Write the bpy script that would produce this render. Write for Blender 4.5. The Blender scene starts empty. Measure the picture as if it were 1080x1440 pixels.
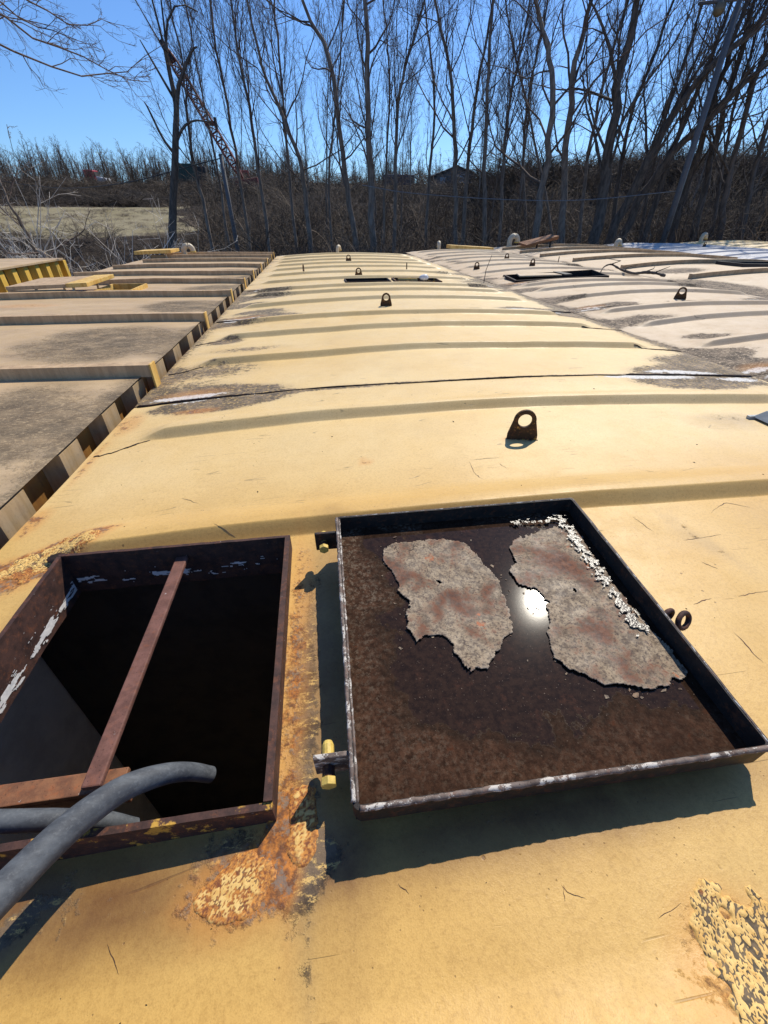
import bpy, math, random
import numpy as np
from mathutils import Vector, Matrix

# ------------------------------------------------------------------ camera, sky, sun
scene = bpy.context.scene
C = scene.collection
rad = math.radians
PSI = math.atan(.142)
cam_d = bpy.data.cameras.new('camera')
cam = bpy.data.objects.new('camera', cam_d); C.objects.link(cam)
cam.location = (0, 0, .8)
cam.rotation_euler = (rad(90 - 34.927), 0, -PSI)
cam_d.sensor_fit = 'HORIZONTAL'; cam_d.sensor_width = 36; cam_d.lens = 36 * 590 / 1080
cam_d.clip_start = .02; cam_d.clip_end = 5000
scene.camera = cam

SUN_EL, SUN_AZ = 49.0, 38.8          # azimuth clockwise from +Y
world = bpy.data.worlds.new('World'); scene.world = world
world.use_nodes = True
wn = world.node_tree.nodes; wl = world.node_tree.links
bgn = wn['Background']
sky = wn.new('ShaderNodeTexSky'); sky.sky_type = 'NISHITA'; sky.sun_disc = False
sky.sun_elevation = rad(SUN_EL); sky.sun_rotation = rad(SUN_AZ)
sky.altitude = 100; sky.air_density = 1.0; sky.dust_density = .35; sky.ozone_density = 2.2
tint = wn.new('ShaderNodeMix'); tint.data_type = 'RGBA'; tint.blend_type = 'MULTIPLY'; tint.inputs[0].default_value = 1
tint.inputs[7].default_value = (.60, .87, 1.24, 1)          # the clear, saturated blue of this sky
wl.new(sky.outputs[0], tint.inputs[6]); wl.new(tint.outputs[2], bgn.inputs[0]); bgn.inputs[1].default_value = .12
sun_d = bpy.data.lights.new('sun', 'SUN'); sun_d.energy = 5.0; sun_d.angle = rad(.53); sun_d.color = (1, .93, .80)
sun = bpy.data.objects.new('sun', sun_d); C.objects.link(sun)
_e, _a = rad(SUN_EL), rad(SUN_AZ)
sdir = Vector((math.cos(_e) * math.sin(_a), math.cos(_e) * math.cos(_a), math.sin(_e)))
sun.rotation_euler = sdir.to_track_quat('Z', 'Y').to_euler()
sun.location = (0, 0, 30)
scene.view_settings.view_transform = 'Standard'; scene.view_settings.look = 'None'
scene.view_settings.exposure = 0; scene.view_settings.gamma = 1
scene.view_settings.use_curve_mapping = False
scene.cycles.max_bounces = 6; scene.cycles.diffuse_bounces = 4; scene.cycles.glossy_bounces = 2
scene.cycles.sample_clamp_indirect = 6

# ------------------------------------------------------------------ numeric helpers
rng = np.random.default_rng(7)
def lerp(a, b, t): return a + (b - a) * t
def sstep(a, b, x):
    t = np.clip((np.asarray(x, float) - a) / (b - a), 0, 1); return t * t * (3 - 2 * t)
def _hash(i, j, s):
    n = (i * 374761393 + j * 668265263 + s * 974711 + 12345) & 0xffffffff
    n = ((n ^ (n >> 13)) * 1274126177) & 0xffffffff
    return ((n ^ (n >> 16)) & 0xffff) / 65535.0
def vnoise(x, y, s=0):
    x = np.asarray(x, float); y = np.asarray(y, float)
    i = np.floor(x).astype(np.int64); j = np.floor(y).astype(np.int64)
    fx = x - i; fy = y - j; fx = fx * fx * (3 - 2 * fx); fy = fy * fy * (3 - 2 * fy)
    return lerp(lerp(_hash(i, j, s), _hash(i + 1, j, s), fx), lerp(_hash(i, j + 1, s), _hash(i + 1, j + 1, s), fx), fy)
def fbm(x, y, o=4, s=0):
    a = 0; w = .5
    for k in range(o):
        a = a + w * vnoise(x, y, s + k * 17); x = x * 2.03; y = y * 2.03; w *= .5
    return a / (1 - .5 ** o)
def blob(u, v, cu, cv, ru, rv, ang=0, amp=1):
    c, s = math.cos(ang), math.sin(ang)
    a = ((u - cu) * c + (v - cv) * s) / ru; b = (-(u - cu) * s + (v - cv) * c) / rv
    return amp * np.clip(1 - (a * a + b * b), 0, 1)

# ------------------------------------------------------------------ mesh builder
class MB:
    def __init__(self): self.V = []; self.F = []; self.n = 0; self.at = {}
    def add(self, V, F):
        V = np.asarray(V, float).reshape(-1, 3); b = self.n
        self.V.append(V); self.F += [tuple(i + b for i in f) for f in F]; self.n += len(V); return self
    def box(self, x0, x1, y0, y1, z0, z1):
        V = [(x0, y0, z0), (x1, y0, z0), (x1, y1, z0), (x0, y1, z0), (x0, y0, z1), (x1, y0, z1), (x1, y1, z1), (x0, y1, z1)]
        return self.add(V, [(0, 3, 2, 1), (4, 5, 6, 7), (0, 1, 5, 4), (1, 2, 6, 5), (2, 3, 7, 6), (3, 0, 4, 7)])
    def hexa(self, V): return self.add(V, [(0, 3, 2, 1), (4, 5, 6, 7), (0, 1, 5, 4), (1, 2, 6, 5), (2, 3, 7, 6), (3, 0, 4, 7)])
    def tube(self, pts, r, S=8, caps=True):
        P = np.asarray(pts, float)[None]; R = np.broadcast_to(np.asarray(r, float), (len(pts),))[None]
        V, F = tubes(P, R, S); b = len(V)
        if caps:
            F = list(map(tuple, F)) + [tuple(range(S - 1, -1, -1)), tuple(range(b - S, b))]
        return self.add(V, F)
    def prism(self, pts, z0, z1):      # polygon in xy extruded in z
        n = len(pts)
        V = [(x, y, z0) for x, y in pts] + [(x, y, z1) for x, y in pts]
        return self.add(V, [tuple(range(n - 1, -1, -1)), tuple(range(n, 2 * n))] + [(i, (i + 1) % n, n + (i + 1) % n, n + i) for i in range(n)])
    def grid(self, X, Y, Z, mask=None):
        a, b = X.shape
        V = np.stack([X, Y, Z], -1).reshape(-1, 3)
        idx = np.arange(a * b).reshape(a, b)
        Q = np.stack([idx[:-1, :-1], idx[1:, :-1], idx[1:, 1:], idx[:-1, 1:]], -1)
        if mask is not None: Q = Q[mask]
        return self.add(V, Q.reshape(-1, 4).tolist())

def tubes(P, R, S):
    N, K, _ = P.shape
    T = np.gradient(P, axis=1); T /= np.linalg.norm(T, axis=2, keepdims=True) + 1e-9
    ref = np.where(np.abs(T[:, :1, 2:3]) > .8, np.array([1., 0, 0]), np.array([0, 0, 1.]))
    A = np.cross(T, np.broadcast_to(ref, T.shape)); A /= np.linalg.norm(A, axis=2, keepdims=True) + 1e-9
    B = np.cross(T, A)
    an = np.linspace(0, 2 * np.pi, S, endpoint=False)
    V = P[:, :, None, :] + R[:, :, None, None] * (A[:, :, None, :] * np.cos(an)[:, None] + B[:, :, None, :] * np.sin(an)[:, None])
    base = (np.arange(N) * K * S)[:, None, None] + (np.arange(K - 1) * S)[None, :, None]
    s = np.arange(S); s2 = (s + 1) % S
    F = np.stack([base + s, base + s2, base + S + s2, base + S + s], -1).reshape(-1, 4)
    return V.reshape(-1, 3), F

def fast_mesh(name, V, F, mat, attrs=None, smooth=True):     # quads only, numpy
    V = np.asarray(V, np.float32); F = np.asarray(F, np.int32)
    me = bpy.data.meshes.new(name)
    me.vertices.add(len(V)); me.vertices.foreach_set('co', V.ravel())
    me.loops.add(F.size); me.loops.foreach_set('vertex_index', F.ravel())
    me.polygons.add(len(F)); me.polygons.foreach_set('loop_start', np.arange(len(F), dtype=np.int32) * F.shape[1])
    me.polygons.foreach_set('loop_total', np.full(len(F), F.shape[1], np.int32))
    if smooth: me.polygons.foreach_set('use_smooth', np.ones(len(F), bool))
    me.update(calc_edges=True)
    for k, a in (attrs or {}).items():
        at = me.attributes.new(k, 'FLOAT', 'POINT'); at.data.foreach_set('value', np.asarray(a, np.float32).ravel())
    me.materials.append(mat)
    return me

ORIG = {}
def root(name, label, cat, loc=(0, 0, 0), group=None, rz=0, kind=None):
    o = bpy.data.objects.new(name, None); C.objects.link(o)
    o.empty_display_size = .1; o.location = loc; o.rotation_euler = (0, 0, rz)
    ORIG[o.name] = Vector(loc)
    tag(o, label, cat, group, kind); return o
def tag(o, label=None, cat=None, group=None, kind=None):
    if label: o['label'] = label
    if cat: o['category'] = cat
    if group: o['group'] = group
    if kind: o['kind'] = kind
    return o
def link(name, me, parent=None, loc=(0, 0, 0)):
    o = bpy.data.objects.new(name, me); C.objects.link(o); o.location = loc
    if parent is not None: o.parent = parent; ORIG[o.name] = ORIG.get(parent.name, Vector())
    return o
def obj(name, mb, mat, parent=None, smooth=False, bevel=0, seg=2, attrs=None, loc=None):
    """world-space vertices; a child of a thing is stored relative to the thing's base"""
    V = np.concatenate(mb.V)
    off = np.array(ORIG.get(parent.name, (0, 0, 0))) if parent is not None else np.array((0, 0, 0) if loc is None else loc)
    me = bpy.data.meshes.new(name); me.from_pydata((V - off).tolist(), [], mb.F); me.update()
    if smooth: me.polygons.foreach_set('use_smooth', np.ones(len(me.polygons), bool))
    for k, a in (attrs or {}).items():
        at = me.attributes.new(k, 'FLOAT', 'POINT'); at.data.foreach_set('value', np.asarray(a, np.float32).ravel())
    me.materials.append(mat)
    o = link(name, me, parent, (0, 0, 0) if parent is not None else tuple(off))
    if bevel:
        b = o.modifiers.new('bevel', 'BEVEL'); b.width = bevel; b.segments = seg; b.limit_method = 'ANGLE'; b.angle_limit = rad(40)
    return o
def copy_thing(r, loc, rz=0, label=None, group=None, scale=1):
    n = r.copy(); C.objects.link(n); n.location = loc; n.rotation_euler = (0, 0, rz); n.scale = (scale,) * 3
    if label: n['label'] = label
    if group: n['group'] = group
    for ch in list(r.children):
        c = ch.copy(); C.objects.link(c); c.parent = n
        for g in list(ch.children):
            d = g.copy(); C.objects.link(d); d.parent = c
    return n

# ------------------------------------------------------------------ materials
def lin(r, g, b):
    f = lambda c: (c / 255 / 12.92) if c <= 10.3 else ((c / 255 + .055) / 1.055) ** 2.4
    return (f(r), f(g), f(b), 1)
class G:
    def __init__(s, name):
        s.m = bpy.data.materials.new(name); s.m.use_nodes = True; s.t = s.m.node_tree
        s.b = s.t.nodes['Principled BSDF']; s.co = s.t.nodes.new('ShaderNodeTexCoord').outputs['Object']
    def N(s, t): return s.t.nodes.new(t)
    def put(s, inp, v):
        if hasattr(v, 'is_linked') or isinstance(v, bpy.types.NodeSocket): s.t.links.new(v, inp)
        else:
            if isinstance(v, tuple) and len(v) == 3 and inp.type == 'RGBA': v = (*v, 1)
            inp.default_value = v
    def map(s, scale=(1, 1, 1), rot=(0, 0, 0), loc=(0, 0, 0), vec=None):
        n = s.N('ShaderNodeMapping'); s.put(n.inputs[0], vec or s.co)
        n.inputs['Scale'].default_value = scale; n.inputs['Rotation'].default_value = rot; n.inputs['Location'].default_value = loc
        return n.outputs[0]
    def noise(s, scale, detail=4, rough=.55, vec=None, dist=0, color=False):
        n = s.N('ShaderNodeTexNoise'); s.put(n.inputs['Vector'], vec or s.co)
        n.inputs['Scale'].default_value = scale; n.inputs['Detail'].default_value = detail
        n.inputs['Roughness'].default_value = rough; n.inputs['Distortion'].default_value = dist
        return n.outputs['Color' if color else 'Fac']
    def vor(s, scale, feat='F1', vec=None, rnd=1, out='Distance'):
        n = s.N('ShaderNodeTexVoronoi'); n.feature = feat; s.put(n.inputs['Vector'], vec or s.co)
        n.inputs['Scale'].default_value = scale; n.inputs['Randomness'].default_value = rnd
        return n.outputs[out]
    def rng(s, x, a, b, c=0., d=1., smooth=True):
        n = s.N('ShaderNodeMapRange'); n.interpolation_type = 'SMOOTHSTEP' if smooth else 'LINEAR'
        s.put(n.inputs[0], x)
        for i, v in enumerate((a, b, c, d)): s.put(n.inputs[i + 1], v)
        return n.outputs[0]
    def mix(s, f, a, b, mode='MIX'):
        n = s.N('ShaderNodeMix'); n.data_type = 'RGBA'; n.blend_type = mode
        s.put(n.inputs[0], f); s.put(n.inputs[6], a); s.put(n.inputs[7], b); return n.outputs[2]
    def mth(s, op, a, b=0., clamp=False):
        n = s.N('ShaderNodeMath'); n.operation = op; n.use_clamp = clamp
        s.put(n.inputs[0], a); s.put(n.inputs[1], b); return n.outputs[0]
    def attr(s, name): n = s.N('ShaderNodeAttribute'); n.attribute_name = name; return n.outputs['Fac']
    def sep(s, vec=None):
        n = s.N('ShaderNodeSeparateXYZ'); s.put(n.inputs[0], vec or s.co); return n.outputs
    def nz(s):
        n = s.N('ShaderNodeNewGeometry'); return s.sep(n.outputs['True Normal'])[2]
    def bump(s, h, strength=.3, dist=.002, normal=None):
        n = s.N('ShaderNodeBump'); s.put(n.inputs['Height'], h); n.inputs['Strength'].default_value = strength
        n.inputs['Distance'].default_value = dist
        if normal is not None: s.put(n.inputs['Normal'], normal)
        return n.outputs[0]
    def done(s, col, rough=.6, normal=None, metal=0., spec=.5):
        s.put(s.b.inputs['Base Color'], col); s.put(s.b.inputs['Roughness'], rough)
        s.put(s.b.inputs['Metallic'], metal); s.put(s.b.inputs['Specular IOR Level'], spec)
        if normal is not None: s.put(s.b.inputs['Normal'], normal)
        return s.m

def paint(name, c1, c2, gloss=.5, grime_c=lin(112, 94, 74), dark=lin(56, 46, 38), spec=.4, speck=.6, hard=.9, softk=.6, sheen=.12, f1=None, f2=None, soil=0., soilc=lin(120, 105, 90)):
    """weathered roof paint: two tones, grain, specks, scratches, plus stains that the mesh carries (rust, grime, white)"""
    g = G(name)
    big = g.noise(1.1, 5, .6); med = g.noise(9, 5, .65); fine = g.noise(120, 3, .7); grain = g.noise(420, 2, .6)
    col = g.mix(g.rng(big, .3, .7), c1, c2)
    if f1:      # paler tones, mixed in by distance along the roof
        fd = g.rng(g.mth('ADD', g.attr('pale_tone'), g.mth('MULTIPLY', g.mth('SUBTRACT', big, .5), .5)), .15, .85)
        col = g.mix(fd, col, g.mix(g.rng(big, .3, .7), f1, f2))
    col = g.mix(g.mth('MULTIPLY', g.rng(med, .35, .8), .25), col, g.mix(1., col, (.8, .78, .72, 1), 'MULTIPLY'))
    col = g.mix(g.mth('MULTIPLY', g.rng(fine, .42, .72), .40), col, g.mix(1., col, (.66, .60, .52, 1), 'MULTIPLY'))
    col = g.mix(g.mth('MULTIPLY', g.rng(grain, .45, .72), .30), col, g.mix(1., col, (.55, .5, .45, 1), 'MULTIPLY'))
    if soil:
        sv = g.noise(3.0, 6, .68, vec=g.map((.35, 1.6, 1), (0, 0, .25)), dist=.6)
        col = g.mix(g.mth('MULTIPLY', g.rng(sv, .42, .66), soil), col, soilc)
    mot = g.noise(3.6, 8, .74, dist=.4)
    col = g.mix(g.mth('MULTIPLY', g.rng(mot, .44, .66), .30), col, g.mix(1., col, (.80, .76, .68, 1), 'MULTIPLY'))
    # rain streaks running across the camber
    st = g.noise(1, 5, .7, vec=g.map((3, 55, 3)))
    col = g.mix(g.mth('MULTIPLY', g.rng(st, .5, .8), .14), col, g.mix(1., col, (.6, .55, .5, 1), 'MULTIPLY'))
    # specks and chips
    sp = g.vor(26, vec=g.map((1, 1, .2)))
    keep = g.rng(g.noise(14, 2), .56, .62)
    spk = g.mth('MULTIPLY', g.rng(sp, .10, .055), g.mth('MULTIPLY', keep, speck))
    sp2 = g.mth('MULTIPLY', g.rng(g.vor(95), .16, .08), g.mth('MULTIPLY', g.rng(g.noise(31, 2), .55, .62), speck * .8))
    chips = g.mth('MAXIMUM', spk, sp2)
    # scratches: thin ridges of stretched noise, only in some zones
    def scr(rot, seed):
        v = g.map((.8, 9, 1), (0, 0, rot), (seed, seed * .3, 0))
        n = g.mth('ABSOLUTE', g.mth('SUBTRACT', g.noise(1.5, 1, .3, vec=v), .5))
        z = g.rng(g.noise(5.5, 2, vec=g.map(loc=(seed * 2, seed, 0))), .62, .67)
        return g.mth('MULTIPLY', g.rng(n, .006, .002), z)
    scs = g.mth('MAXIMUM', scr(.5, 3.1), g.mth('MAXIMUM', scr(-.9, 7.7), scr(1.35, 11.3)))
    col = g.mix(g.mth('MULTIPLY', scs, .4), col, dark)
    col = g.mix(chips, col, lin(84, 56, 38))
    col = g.mix(g.mth('MULTIPLY', g.attr('shade_stain'), g.rng(g.noise(8, 6, .7), .2, .7, .55, .95)), col, lin(88, 46, 22))  # stain tone, also painting the cast shadows at tray and hatch darker
    # stains carried by the sheet
    n1 = g.noise(24, 7, .72); n2 = g.noise(70, 5, .7)
    nn = g.mth('ADD', g.mth('MULTIPLY', n1, .65), g.mth('MULTIPLY', n2, .35))
    def stain(a, k=1.6, lo=.32, hi=.5):
        s_ = g.attr(a); gate = g.rng(s_, 0.02, .2)
        return g.rng(g.mth('ADD', s_, g.mth('MULTIPLY', g.mth('SUBTRACT', nn, .5), g.mth('MULTIPLY', gate, k))), lo, hi)
    soft = g.mth('MULTIPLY', g.rng(g.attr('grime'), .0, .7), g.rng(g.noise(5, 7, .72, vec=g.map((1, 1.8, 1), (0, 0, .5))), .22, .66))
    col = g.mix(g.mth('MULTIPLY', soft, softk), col, grime_c)
    gr = stain('grime')
    gcol = g.mix(g.rng(g.noise(9, 6, .75), .40, .58), grime_c, dark)
    gcol = g.mix(g.rng(g.noise(42, 6, .8, vec=g.map((1, 2.2, 1))), .53, .62), gcol, c1)
    col = g.mix(g.mth('MULTIPLY', gr, hard), col, gcol)
    wh = stain('white', 2.2, .35, .5)
    col = g.mix(wh, col, g.mix(g.rng(n2, .4, .6), lin(226, 222, 214), lin(190, 186, 180)))
    ru = stain('rust', 1.8, .3, .55)
    rs = g.mth('MULTIPLY', g.rng(g.attr('rust'), 0.0, .5), .5)
    col = g.mix(rs, col, lin(206, 140, 62))
    rcol = g.mix(g.rng(n2, .35, .62), lin(196, 120, 44), lin(92, 52, 34))
    rcol = g.mix(g.rng(g.noise(50, 5, .75), .5, .6), rcol, lin(120, 104, 92))
    col = g.mix(g.mth('MULTIPLY', ru, .85), col, rcol)
    h = g.mth('ADD', g.mth('MULTIPLY', fine, .5), g.mth('MULTIPLY', grain, .3))
    h = g.mth('SUBTRACT', h, g.mth('ADD', g.mth('MULTIPLY', chips, 1.2), g.mth('MULTIPLY', scs, .6)))
    h = g.mth('ADD', h, g.mth('MULTIPLY', g.mth('MAXIMUM', ru, gr), g.mth('MULTIPLY', n2, 3)))
    rough = g.mth('ADD', g.rng(med, .3, .8, gloss - .05, gloss + .12), g.mth('MULTIPLY', g.mth('MAXIMUM', ru, gr), .25), clamp=True)
    g.b.inputs['Sheen Weight'].default_value = sheen; g.b.inputs['Sheen Roughness'].default_value = .45; g.b.inputs['Sheen Tint'].default_value = (1, .9, .7, 1)   # chalked, sun-bleached paint
    return g.done(col, rough, g.bump(h, .6, .0013), spec=spec)

YEL = paint('yellow_roof_paint', lin(216, 178, 106), lin(210, 167, 90), .5, f1=lin(233, 204, 146), f2=lin(227, 192, 126))
YEL2 = paint('pale_yellow_paint', lin(233, 206, 152), lin(227, 196, 136), .5)
PINK = paint('faded_cream_paint', lin(210, 188, 156), lin(200, 175, 142), .6, speck=.4, spec=.3, sheen=.1)
PALE = paint('pale_grey_paint', lin(190, 190, 194), lin(174, 172, 172), .5, speck=.3)
TAN = paint('dirty_tan_paint', lin(206, 179, 140), lin(192, 164, 124), .6, soil=.35, soilc=lin(142, 118, 92), speck=.5, spec=.25, hard=.45, softk=1., grime_c=lin(104, 90, 70), sheen=.05)

def wallmat(name, c1, c2, streak, amt=.8):
    g = G(name)
    st = g.noise(1, 6, .7, vec=g.map((16, 16, 1.2))); n = g.noise(60, 4, .7)
    col = g.mix(g.rng(st, .4, .62), c1, c2)
    col = g.mix(g.mth('MULTIPLY', g.rng(g.noise(5, 6, .75, vec=g.map((2, 2, .6))), .48, .66), amt), col, streak)
    col = g.mix(g.mth('MULTIPLY', g.rng(n, .55, .7), .5), col, tuple(x * .5 for x in c1[:3]) + (1,))
    return g.done(col, .65, g.bump(n, .3, .002))
WALL_Y = wallmat('yellow_wall_paint', lin(204, 156, 52), lin(190, 140, 44), lin(150, 100, 40), .5)
WALL_BR = wallmat('yellow_wall_bright', lin(240, 196, 86), lin(230, 182, 70), lin(200, 150, 66), .25)
WALL_T = wallmat('grimy_wall_paint', lin(170, 148, 116), lin(156, 132, 94), lin(126, 104, 78), .55)
WALL_R = wallmat('recess_shade_brown', lin(150, 106, 44), lin(128, 86, 36), lin(84, 58, 34), .7)  # brown carries the shadow of the recessed panels in its colour
WALL_P = wallmat('cream_wall_paint', lin(200, 176, 150), lin(180, 156, 130), lin(128, 106, 86), .6)
def inner(name, c1, c2):
    g = G(name); n = g.noise(7, 6, .7); return g.done(g.mix(g.rng(n, .4, .65), c1, c2), .8, g.bump(g.noise(50, 4), .3, .002))
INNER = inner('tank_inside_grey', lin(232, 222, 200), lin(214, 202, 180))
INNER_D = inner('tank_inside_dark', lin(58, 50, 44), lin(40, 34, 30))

def rustmat(name, base=(lin(80, 54, 45), lin(54, 37, 32)), chip=lin(206, 200, 194), chips=.5, orange=.3, yellow=0, rough=.75):
    g = G(name)
    n = g.noise(30, 6, .7); f = g.noise(160, 4, .75)
    col = g.mix(g.rng(n, .35, .65), *base)
    col = g.mix(g.mth('MULTIPLY', g.rng(g.noise(55, 5, .75), .5, .68), orange), col, lin(150, 88, 52))
    col = g.mix(g.mth('MULTIPLY', g.rng(g.vor(140), .2, .08), .7), col, lin(46, 28, 24))
    if yellow: col = g.mix(g.rng(g.noise(14, 6, .75), .62 - .2 * yellow, .68 - .2 * yellow), col, lin(190, 146, 60))
    ch = g.rng(g.noise(38, 6, .78, vec=g.map((1, 1, 2.2))), .72 - .12 * chips, .75 - .12 * chips)
    col = g.mix(ch, col, chip)
    h = g.mth('ADD', g.mth('MULTIPLY', n, 1.), g.mth('ADD', g.mth('MULTIPLY', f, .5), g.mth('MULTIPLY', ch, .5)))
    return g.done(col, rough, g.bump(h, .5, .002), spec=.35)
RUST = rustmat('rusty_steel')
RUST_Y = rustmat('rusty_steel_yellow_paint', chips=.35, yellow=.38)
RUST_D = rustmat('dark_rusty_steel', (lin(44, 34, 30), lin(30, 24, 22)), chips=.15, orange=.25)
LUG = rustmat('lug_rust', (lin(78, 56, 30), lin(46, 34, 24)), chips=0, orange=.5, yellow=.35)
EDGE = rustmat('chipped_white_edge', (lin(128, 114, 104), lin(84, 70, 62)), chips=1.55, chip=lin(196, 188, 176), orange=.25)
RIM = rustmat('tray_rim_steel', (lin(48, 42, 38), lin(32, 29, 28)), chips=.1, orange=.3, chip=lin(150, 140, 130), rough=.6)

def flat(name, col, rough=.6, metal=0., bumpy=0., var=.25, sc=30, spec=.5):
    g = G(name); n = g.noise(sc, 5, .65)
    c = g.mix(g.rng(n, .3, .7), col, tuple(x * (1 - var) for x in col[:3]) + (1,))
    return g.done(c, rough, g.bump(n, bumpy, .003) if bumpy else None, metal, spec)
BRASS = flat('yellow_bolt_paint', lin(222, 190, 96), .55, bumpy=.3, sc=120)
GALV = flat('galvanised_steel', lin(150, 152, 150), .45, .6)
GREY = flat('grey_plate', lin(176, 180, 174), .5)
POLE = flat('weathered_pole', lin(98, 96, 96), .7, bumpy=.3, sc=12)
DARK = flat('dark_steel', lin(40, 36, 34), .6)
WHITE = flat('white_vent_paint', lin(206, 190, 160), .5, var=.2, sc=18)
BAG = flat('white_plastic', lin(232, 232, 232), .4)
BEAM_M = wallmat('beam_paint', lin(196, 166, 126), lin(176, 146, 108), lin(130, 106, 80), .4)
YPLATE = wallmat('yellow_plate_paint', lin(226, 190, 110), lin(206, 160, 76), lin(150, 108, 60), .4)
BROWN = rustmat('brown_rust_plate', (lin(150, 104, 66), lin(122, 82, 52)), chips=0, orange=.5)
def rubber():
    g = G('dusty_rubber')
    st = g.noise(1, 6, .7, vec=g.map((9, 30, 30), (0, 0, -.7))); n = g.noise(160, 4, .7)
    col = g.mix(g.rng(st, .38, .7), lin(62, 65, 69), lin(92, 96, 99))
    col = g.mix(g.mth('MULTIPLY', g.rng(n, .5, .7), .22), col, lin(132, 134, 134))
    col = g.mix(g.rng(g.noise(22, 5, .7), .68, .78), col, lin(48, 51, 54))
    return g.done(col, .7, g.bump(n, .3, .0008))
RUBBER = rubber()

def tray_floor():
    g = G('tray_floor_rust')
    x, y, z = g.sep()
    n = g.noise(9, 6, .7); f = g.noise(70, 6, .75); ff = g.noise(260, 4, .7)
    w = g.noise(4.2, 6, .62)
    # wet zone: soft rectangle with a wandering edge
    dx = g.mth('MINIMUM', g.mth('SUBTRACT', x, .085), g.mth('SUBTRACT', .76, x))
    dy = g.mth('MINIMUM', g.mth('SUBTRACT', y, .085), g.mth('SUBTRACT', .70, y))
    d = g.mth('ADD', g.mth('MINIMUM', dx, dy), g.mth('MULTIPLY', g.mth('SUBTRACT', w, .5), .42))
    wet = g.rng(d, -.03, .03); core = g.rng(d, .012, .022)
    dry = g.mix(g.rng(f, .36, .64), lin(44, 29, 20), lin(82, 57, 42))
    dry = g.mix(g.mth('MULTIPLY', g.rng(g.noise(110, 6, .82), .49, .60), g.rng(y, .05, .55, .25, .85)), dry, lin(116, 102, 86))
    dry = g.mix(g.rng(n, .4, .62), dry, g.mix(.6, dry, lin(46, 30, 22)))
    dry = g.mix(g.rng(g.noise(20, 6, .75), .6, .7), dry, lin(76, 44, 28))
    wetc = g.mix(g.rng(f, .35, .65), lin(36, 26, 20), lin(54, 39, 29))
    wetc = g.mix(g.rng(g.noise(22, 6, .75), .55, .68), wetc, lin(66, 44, 32))
    wetc = g.mix(g.rng(g.noise(230, 3, .7), .66, .72), wetc, lin(128, 112, 96))
    col = g.mix(wet, dry, wetc)
    r = g.rng(core, 0., 1., .78, .13)
    g.put(g.b.inputs['Coat Weight'], g.rng(core, .8, 1., 0., .55)); g.b.inputs['Coat Roughness'].default_value = .035; g.b.inputs['Coat IOR'].default_value = 1.33
    h = g.mth('ADD', g.mth('MULTIPLY', f, 1.), g.mth('MULTIPLY', ff, .6))
    nb = g.bump(h, .5, .0016); g.put(nb.node.inputs['Strength'], g.rng(core, 0., 1., .5, .012))
    return g.done(col, r, nb, spec=g.rng(core, .9, 1., .05, .018))
FLOOR = tray_floor()
def flake_mat():
    g = G('dried_scale'); g.co = g.map((1, 1, 1))
    f = g.noise(150, 6, .78); n = g.noise(16, 6, .7); m = g.noise(60, 6, .75)
    col = g.mix(g.rng(m, .36, .6), lin(92, 74, 56), lin(158, 138, 110))
    col = g.mix(g.rng(f, .49, .60), col, lin(72, 56, 46))
    col = g.mix(g.rng(g.noise(7.5, 7, .76), .48, .60), col, g.mix(g.rng(m, .4, .6), lin(76, 44, 30), lin(112, 70, 46)))
    col = g.mix(g.rng(g.noise(15, 6, .75, vec=g.map(loc=(3, 1, 0))), .62, .69), col, lin(160, 84, 36))
    col = g.mix(g.rng(g.noise(34, 5, .8, vec=g.map(loc=(8, 3, 0))), .68, .71), col, lin(50, 38, 32))
    cr = g.mth('ABSOLUTE', g.mth('SUBTRACT', g.noise(7, 5, .6, vec=g.map(loc=(5, 5, 0))), .5))
    crk = g.mth('MULTIPLY', g.rng(cr, .006, .001), g.rng(g.noise(4, 2, vec=g.map(loc=(1, 6, 0))), .55, .6))
    col = g.mix(crk, col, lin(36, 30, 28))
    ed = g.attr('edge'); col = g.mix(g.mth('MULTIPLY', g.rng(ed, .5, 1.), .35), col, lin(200, 186, 166))
    h = g.mth('ADD', g.mth('MULTIPLY', f, .8), g.mth('SUBTRACT', m, g.mth('MULTIPLY', crk, 2)))
    return g.done(col, g.rng(n, .3, .7, .5, .8), g.bump(h, .6, .0015), spec=.4)
SCALE = flake_mat()
def glitter():
    g = G('wet_grit'); v = g.noise(90, 4, .8)
    h = g.mth('ADD', g.noise(130, 4, .8), g.mth('MULTIPLY', g.vor(170), .8))
    return g.done(g.mix(g.rng(v, .4, .6), lin(48, 42, 37), lin(92, 84, 75)), .27, g.bump(h, .3, .003), spec=.45)
GRIT = glitter()
def blister():
    g = G('blistered_paint'); lift = g.attr('lift'); ru = g.attr('rusty'); f = g.noise(190, 5, .75)
    l2 = g.mth('ADD', lift, g.mth('MULTIPLY', g.mth('SUBTRACT', f, .5), .35))
    col = g.mix(g.rng(l2, .30, .52), g.mix(g.rng(g.noise(60, 4), .4, .6), lin(74, 64, 50), lin(112, 94, 70)), g.mix(g.rng(g.noise(70, 5, .7), .35, .7), lin(226, 190, 118), lin(206, 160, 86)))
    col = g.mix(g.mth('MULTIPLY', g.rng(g.mth('ADD', ru, g.mth('MULTIPLY', g.mth('SUBTRACT', g.noise(45, 5, .7), .5), .9)), .4, .62), .85), col,
                g.mix(g.rng(f, .4, .6), lin(204, 134, 58), lin(122, 66, 38)))
    return g.done(col, .66, g.bump(f, .5, .001), spec=.3)
BLIST = blister()
def bark(name, c1, c2):
    g = G(name); n = g.noise(1, 5, .7, vec=g.map((9, 9, 2)))
    return g.done(g.mix(g.rng(n, .35, .65), c1, c2), .9, g.bump(n, .5, .02), spec=.2)
BARK = bark('grey_brown_bark', lin(146, 132, 118), lin(106, 95, 85))
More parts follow.
